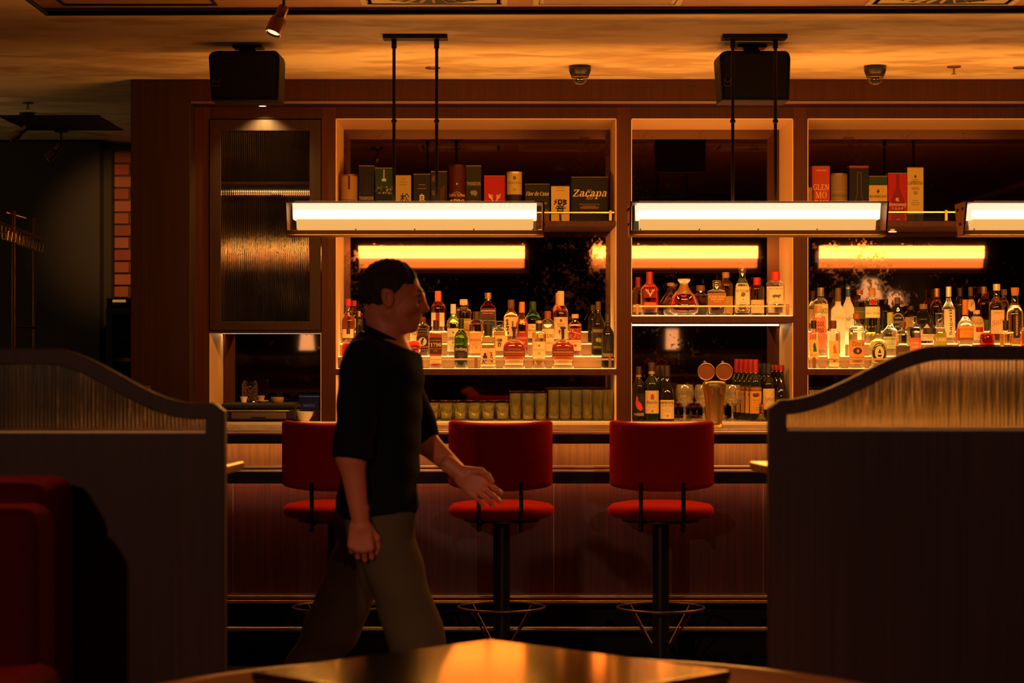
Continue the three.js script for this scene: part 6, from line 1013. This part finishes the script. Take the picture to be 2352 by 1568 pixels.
function vent(px0, px1, swirl, label) {
  const d = 9.285, x0 = X(px0, d), x1 = X(px1, d), w = x1 - x0, cx = (x0 + x1) / 2, y = HC + .029, g = thing('ceiling_vent', label, 'vent', [cx, y, -d + w / 2]), h = w / 2;
  const sq = (o, i, y0, y1) => [bx(-o, o, y0, y1, i, o), bx(-o, o, y0, y1, -o, -i), bx(-o, -i, y0, y1, -i, i), bx(i, o, y0, y1, -i, i)];
  obj('frame', sq(h, h - .024, -.006, .0), std([.6, .48, .32], { roughness: .5 }), g);
  obj('frame', sq(h - .03, h - .045, -.004, -.001), std([.6, .48, .32], { roughness: .5 }), g);
  if (!swirl) { obj('panel', bx(-h + .045, h - .045, -.003, -.0005, -h + .045, h - .045), std([.42, .26, .16], { roughness: .6 }), g); return; }
  obj('backing', bx(-h + .03, h - .03, -.0015, -.0003, -h + .03, h - .03), M.black, g);
  const s = new THREE.Shape([[-h + .03, -h + .03], [h - .03, -h + .03], [h - .03, h - .03], [-h + .03, h - .03]].map(([a, b]) => new THREE.Vector2(a, b))), ho = new THREE.Path(); ho.absarc(0, 0, h * .84, 0, Math.PI * 2, true); s.holes.push(ho);
  obj('face_plate', new THREE.ExtrudeGeometry(s, { depth: .003, bevelEnabled: false, curveSegments: 48 }).rotateX(Math.PI / 2).translate(0, -.001, 0), std([.6, .48, .32], { roughness: .5 }), g);
  for (let k = 0; k < 28; k++) { const a = 2 * Math.PI * k / 28; obj('blade', bx(h * .2, h * .845, -.005, -.002, -.006, .006).rotateX(.5).rotateY(a), std([.5, .4, .27], { roughness: .5 }), g); }
  obj('hub', cyl(h * .2, h * .2, .004, 0, -.006, 0, 28), std([.55, .44, .3], { roughness: .5 }), g);
}
vent(832, 1165, true, 'square swirl air vent above the first pendant lamp');
vent(1224, 1563, false, 'plain square ceiling panel between the two swirl vents');
vent(1986, 2325, true, 'square swirl air vent above the second dome camera');

function spot(px, py, d, from, to, len, r, on, label, plateY) {   // tilted cylinder spotlight on a thin stem
  const g = thing('spotlight', label, 'spotlight', [0, 0, 0]), a = V3(...from), b = V3(...to), ax = b.clone().sub(a).normalize(), m = a.clone().addScaledVector(ax, len * .42);
  const q = new THREE.Quaternion().setFromUnitVectors(V3(0, -1, 0), ax), place = (geo) => geo.applyQuaternion(q).translate(a.x, a.y, a.z);
  obj('rear_barrel', place(lathe([[0, 0], [r * .62, 0], [r * .66, -.004], [r * .66, -len * .45], [0, -len * .45]], 24)), M.bronze, g);
  obj('front_barrel', place(lathe([[0, -len * .4], [r * .8, -len * .42], [r, -len * .55], [r, -len], [r * .88, -len], [r * .8, -len * .9], [0, -len * .88]], 28)), M.bronze, g);
  obj('stem', [bar(V3(a.x, plateY, a.z), V3(a.x, a.y + .015, a.z), .006), bar(V3(a.x, a.y + .015, a.z), m, .007)], M.blackMetal, g);
  obj('ceiling_rose', cyl(.045, .045, .012, a.x, plateY - .013, a.z, 28), M.blackMetal, g);
  obj('lamp_lens', place(cyl(r * .86, r * .86, .003, 0, -len * .94, 0, 24)), on ? glow([.9, .85, .7], [1.6, 1.0, .55]) : M.black, g);
  if (on) { const l = new THREE.SpotLight(new THREE.Color(1, .58, .26), on, 0, .5, .6, 2); l.name = 'spot_beam'; l.position.copy(a.clone().addScaledVector(ax, len * 1.03)); l.target.position.copy(l.position.clone().addScaledVector(ax, 2)); l.castShadow = true; l.shadow.radius = 2; scene.add(l.target, l); }
}
{ const d = 8.9; spot(0, 0, d, [X(652, d), Y(16, d), -d], [X(628, d), Y(82, d), -d + .035], S(70, d), S(19, d), 9, 'lit bronze spotlight tilted down from the ceiling near the first speaker', HC + .029); }
{ const d = 13.25; spot(0, 0, d, [X(62, d), Y(292, d), -d], [X(24, d), Y(322, d), -d + .02], S(48, d), S(11, d), 0, 'unlit spotlight at the far left of the dim back room', HC); }
{ const d = 14.3; spot(0, 0, d, [X(140, d), Y(332, d), -d], [X(110, d), Y(366, d), -d + .02], S(46, d), S(11, d), 0, 'unlit spotlight before the dark far wall of the back room', HC); }
discPlate(64, 235, .034, 'fire sprinkler on the dim ceiling of the back room', 'sprinkler', 'sprinkler', 1);
{ // recessed downlight in the underside of the fascia, over the cupboard
  const d = 11.7, x = X(603, d), y = Y(237, 11.61), g = thing('downlight', 'small recessed downlight over the cupboard door', 'light', [x, y - .0007, -d]);
  obj('rim', new THREE.TorusGeometry(.021, .003, 8, 32).rotateX(Math.PI / 2).translate(0, -.002, 0), M.bronze, g);
  obj('lens', cyl(.02, .02, .004, 0, -.005, 0, 24), glow([.9, .8, .6], [3, 2.3, 1.2]), g);
  const l = new THREE.SpotLight(new THREE.Color(1, .80, .26), 2.2, 0, 1.0, .6, 2); l.name = 'downlight_beam'; l.position.set(x, y - .012, -d); l.target.position.set(x, y - 1, -d - .22); l.castShadow = true; l.shadow.radius = .6; scene.add(l, l.target);
}
// ---------- the dim back room on the left ----------
struct('wall_far', bx(-5.2, -1.9, 0, HC, -15.45, -15.3), M.wall);
{
  const d = 14.95, w = struct('wall_panel', [bx(-5.2, X(232, d), 0, Y(328, d), -15.3, -14.9), bx(X(232, d), X(259, 15.1), 0, Y(338, d), -15.3, -15.05)], std([.018, .012, .01], { roughness: .7 }));
  const p = struct('wall_brick_pier', bx(X(258, 15.2), X(330, 15.2), 0, Y(346, 15.2), -15.3, -15.2), std([.07, .035, .025], { roughness: .9 }));
  const bm = [[.40, .12, .06], [.46, .15, .075], [.34, .09, .05], [.48, .10, .06]].map((c) => std(c, { map: plasterTex, bumpMap: plasterTex, bumpScale: .004, roughness: .85, metric: true }));
  let y = Y(346, 15.2) - .012, k = 0;
  while (y > .1) { const h = .073, x0 = X(262, 15.2), xs = k % 2 ? [[x0, x0 + .105], [x0 + .117, x0 + .25]] : [[x0, x0 + .225]]; for (const [a, b] of xs) obj('brick', bx(a + rr(-.003, .003), b + rr(-.003, .003), y - h, y, -15.205, -15.18 + rr(0, .006), .004), bm[Math.floor(rnd() * 4)], p); y -= .0852; k++; }
}
{ const g = thing('ceiling_panel', 'dark square access panel on the dim back room ceiling', 'ceiling panel'), z0 = -14.2, z1 = -13.4; obj('panel', bx(X(60, 14.2), X(275, 14.2), HC - .006, HC - .0005, z0, z1), M.black, g); obj('frame', [bx(X(60, 14.2) - .02, X(275, 14.2) + .02, HC - .01, HC - .0005, z0 - .02, z0), bx(X(60, 14.2) - .02, X(275, 14.2) + .02, HC - .01, HC - .0005, z1, z1 + .02)], M.blackMetal, g); }
{
  const d = 14.6, x0 = X(245, d), x1 = X(330, d), y1 = Y(685, d), g = thing('drinks_fridge', 'tall black glass fronted fridge beside the brick pier', 'fridge', [0, 0, 0]);
  obj('cabinet', [bx(x0, x1, .001, .3, -15.05, -d), bx(x0, x1, Y(705, d), y1, -15.05, -d, .004), bx(x0, x0 + .03, .3, Y(705, d), -15.05, -d), bx(x1 - .03, x1, .3, Y(705, d), -15.05, -d), bx(x0, x1, .3, Y(705, d), -15.06, -15.03)], M.black, g);
  const dr = obj('door', [bx(x0, x0 + .045, .32, Y(707, d), -d - .001, -d + .03, .003), bx(x1 - .045, x1, .32, Y(707, d), -d - .001, -d + .03, .003), bx(x0 + .045, x1 - .045, Y(722, d), Y(707, d), -d - .001, -d + .03, .003), bx(x0 + .045, x1 - .045, .32, .38, -d - .001, -d + .03, .003)], M.blackMetal, g);
  obj('glass', bx(x0 + .045, x1 - .045, .38, Y(722, d), -d + .01, -d + .014), M.pane, dr);
  for (const py of [770, 822, 880]) obj('shelf', bx(x0 + .03, x1 - .03, Y(py + 8, d), Y(py, d), -15.02, -d - .03), py === 822 ? std([.35, .12, .07], { roughness: .5 }) : M.blackMetal, g);
  obj('sign_light', bx(x0 + .04, x1 - .12, Y(694, d), Y(688, d), -d, -d + .004), glow([.5, .4, .2], [.28, .15, .03]), g);
}
{
  const g = thing('hanging_rail', 'brass and dark steel coat rail with a row of hooks in the back room', 'coat rail'), zA = -11.6, zB = -13.2;
  const pa = [-2.76, zA], pb = [-2.81, zB], xA = X(32, 12.3), xB = X(80, 13.3);
  for (const [px, d, top] of [[32, 12.3, 484], [80, 13.3, 500]]) obj('upright', bx(X(px - 4, d), X(px + 4, d), .001, Y(top, d), -d - .012, -d + .012, .003), M.bronze, g);
  obj('rail', [bar(V3(X(-40, 11.4), Y(497, 11.4), -11.4), V3(X(92, 13.4), Y(547, 13.4), -13.4), .011), bar(V3(X(-40, 11.4), Y(525, 11.4), -11.4), V3(X(92, 13.4), Y(549, 13.4), -13.4), .008)], M.bronze, g);
  obj('top_bar', bar(V3(X(15, 12.3), Y(488, 12.3), -12.3), V3(X(60, 12.35), Y(501, 12.35), -12.35), .006), M.brass, g);
  for (let k = 0; k < 11; k++) { const t = .3 + .066 * k, x = X(-40, 11.4) + (X(92, 13.4) - X(-40, 11.4)) * t, y = Y(497, 11.4) + (Y(547, 13.4) - Y(497, 11.4)) * t, z = -11.4 - 2 * t; obj('hook', [bar(V3(x, y, z), V3(x + .006, y - .085, z + .02), .005, 8), bar(V3(x + .006, y - .085, z + .02), V3(x + .035, y - .09, z + .02), .005, 8), bar(V3(x + .035, y - .09, z + .02), V3(x + .04, y - .04, z + .02), .005, 8)], M.brass, g); }
  obj('cross_bar', bar(V3(X(32, 12.3), Y(748, 12.3), -12.3), V3(X(80, 13.3), Y(752, 13.3), -13.3), .008), M.blackMetal, g);
}
// ---------- what stands behind the camera and shows in the mirrors, with lamps added for fill ----------
function tableLamp(pos, h, r0, r1, cd, label) {
  const g = thing('table_lamp', label, 'lamp', pos);
  obj('base', lathe([[0, .0005], [.06, .0005], [.06, .012], [.012, .02], [.009, .05], [.009, .13], [0, .13]], 24), M.brass, g);
  obj('lamp_shade', lathe([[r0, .12], [r1, .12 + h], [r1 - .004, .12 + h], [r0 - .004, .12]], 28), glow([.9, .8, .6], [7, 4.8, 2.2]), g);
  areaLight('lamp_up_light', [1, .55, .24], cd, r1 * 1.2, r1 * 1.2, [pos[0], pos[1] + .12 + h + .002, pos[2]], [pos[0], 9, pos[2]]);
  areaLight('lamp_down_light', [1, .55, .24], cd, r0 * 1.4, r0 * 1.4, [pos[0], pos[1] + .118, pos[2]], [pos[0], -9, pos[2]]);
}
function floorLamp(pos, y0, h, r0, r1, cd, label) {
  const g = thing('floor_lamp', label, 'lamp', pos);
  obj('base', lathe([[0, .0005], [.15, .0005], [.15, .02], [.03, .03], [0, .03]], 28), M.brass, g);
  obj('pole', cyl(.011, .011, y0 + h * .6, 0, .02, 0, 12), M.brass, g);
  obj('lamp_shade', lathe([[r0, y0], [r1, y0 + h], [r1 - .004, y0 + h], [r0 - .004, y0]], 28), glow([.9, .8, .6], [7, 4.8, 2.2]), g);
  areaLight('lamp_up_light', [1, .55, .24], cd, r1 * 1.2, r1 * 1.2, [pos[0], y0 + h + .002, pos[2]], [pos[0], 9, pos[2]]);
  areaLight('lamp_down_light', [1, .55, .24], cd, r0 * 1.4, r0 * 1.4, [pos[0], y0 - .002, pos[2]], [pos[0], -9, pos[2]]);
}
floorLamp([-4.35, 0, -12.7], 1.7, .26, .2, .13, L_TABLE * 2, 'added unseen floor lamp in the back room beyond the coat rail');  // out of view, added to lift the dark back room ceiling
{
  const g = thing('wall_shelf', 'long dark shelf along the rear wall under the shaded lamps', 'shelf');
  obj('board', bx(-5.0, 4.4, 1.30, 1.34, 1.9, 2.4, .004), M.wood, g);
  obj('support', bx(-5.0, 4.4, 1.2, 1.3, 2.2, 2.4), M.darkWood, g);
  tableLamp([-2.36, 1.3405, 2.1], .26, .095, .07, L_TABLE, 'shaded lamp on the rear shelf, nearest the back room');
  tableLamp([2.14, 1.3405, 2.1], .26, .08, .075, L_TABLE, 'shaded lamp in the middle of the rear shelf');
  floorLamp([4.66, 0, 2.55], 2.1, .25, .15, .085, L_TABLE, 'tall floor lamp with a tapered shade in the rear corner');
  floorLamp([4.72, 0, 1.2], 1.95, .2, .12, .07, L_TABLE, 'lower floor lamp with a tapered shade along the side wall');
  const b = thing('wall_banquette', 'long red channelled banquette under the rear shelf', 'banquette');
  for (let x = -4.9; x < 4.6; x += .19) obj('channel', bx(x, x + .186, .42, 1.19, 1.98, 2.19, .05), M.velvet, b);
  obj('seat', bx(-4.9, 4.6, .2, .46, 1.45, 2.0, .04), M.velvet, b);
  obj('plinth', bx(-4.9, 4.6, .001, .2, 1.5, 2.2), M.black, b);
}
// two unseen spotlights added behind the camera as fill for booths and person
function fillSpot(p, q, cd, label) {
  const a = V3(...p), ax = V3(...q).sub(a).normalize(), b = a.clone().addScaledVector(ax, .12);
  spot(0, 0, 0, p, [b.x, b.y, b.z], .13, .034, cd, label, HC + .029);
  const l = scene.children.filter((o) => o.isSpotLight).pop(); l.angle = .27; l.penumbra = .5; l.color.setRGB(1, .62, .42); l.shadow.radius = 3;
}
fillSpot([-2.1, 2.72, 1.4], [-0.85, 0.35, -5.6], L_SPOT_A, 'added bronze fill spotlight behind the viewer, over the first booth');
fillSpot([1.7, 2.72, 1.4], [1.25, 0.3, -5.6], L_SPOT_B, 'added bronze fill spotlight behind the viewer, over the booth below the gin');
{ const p = [-2.12, 2.78, -13.5]; spot(0, 0, 0, p, [-2.16, 2.68, -13.58], .13, .034, 7, 'added spotlight on the back room ceiling behind the column, aimed at the brick pier', HC); const l = scene.children.filter((o) => o.isSpotLight).pop(); l.target.position.set(-2.62, 2.2, -15.2); l.angle = .42; l.color.setRGB(1, .45, .12); }  // added lamp, kept out of sight by the column, to light the bricks
{ const t = new THREE.CanvasTexture(sheet); t.colorSpace = THREE.SRGBColorSpace; labelMat.map = t; printMat.map = t; screenMat.emissiveMap = t; }
renderer.render(scene, camera);
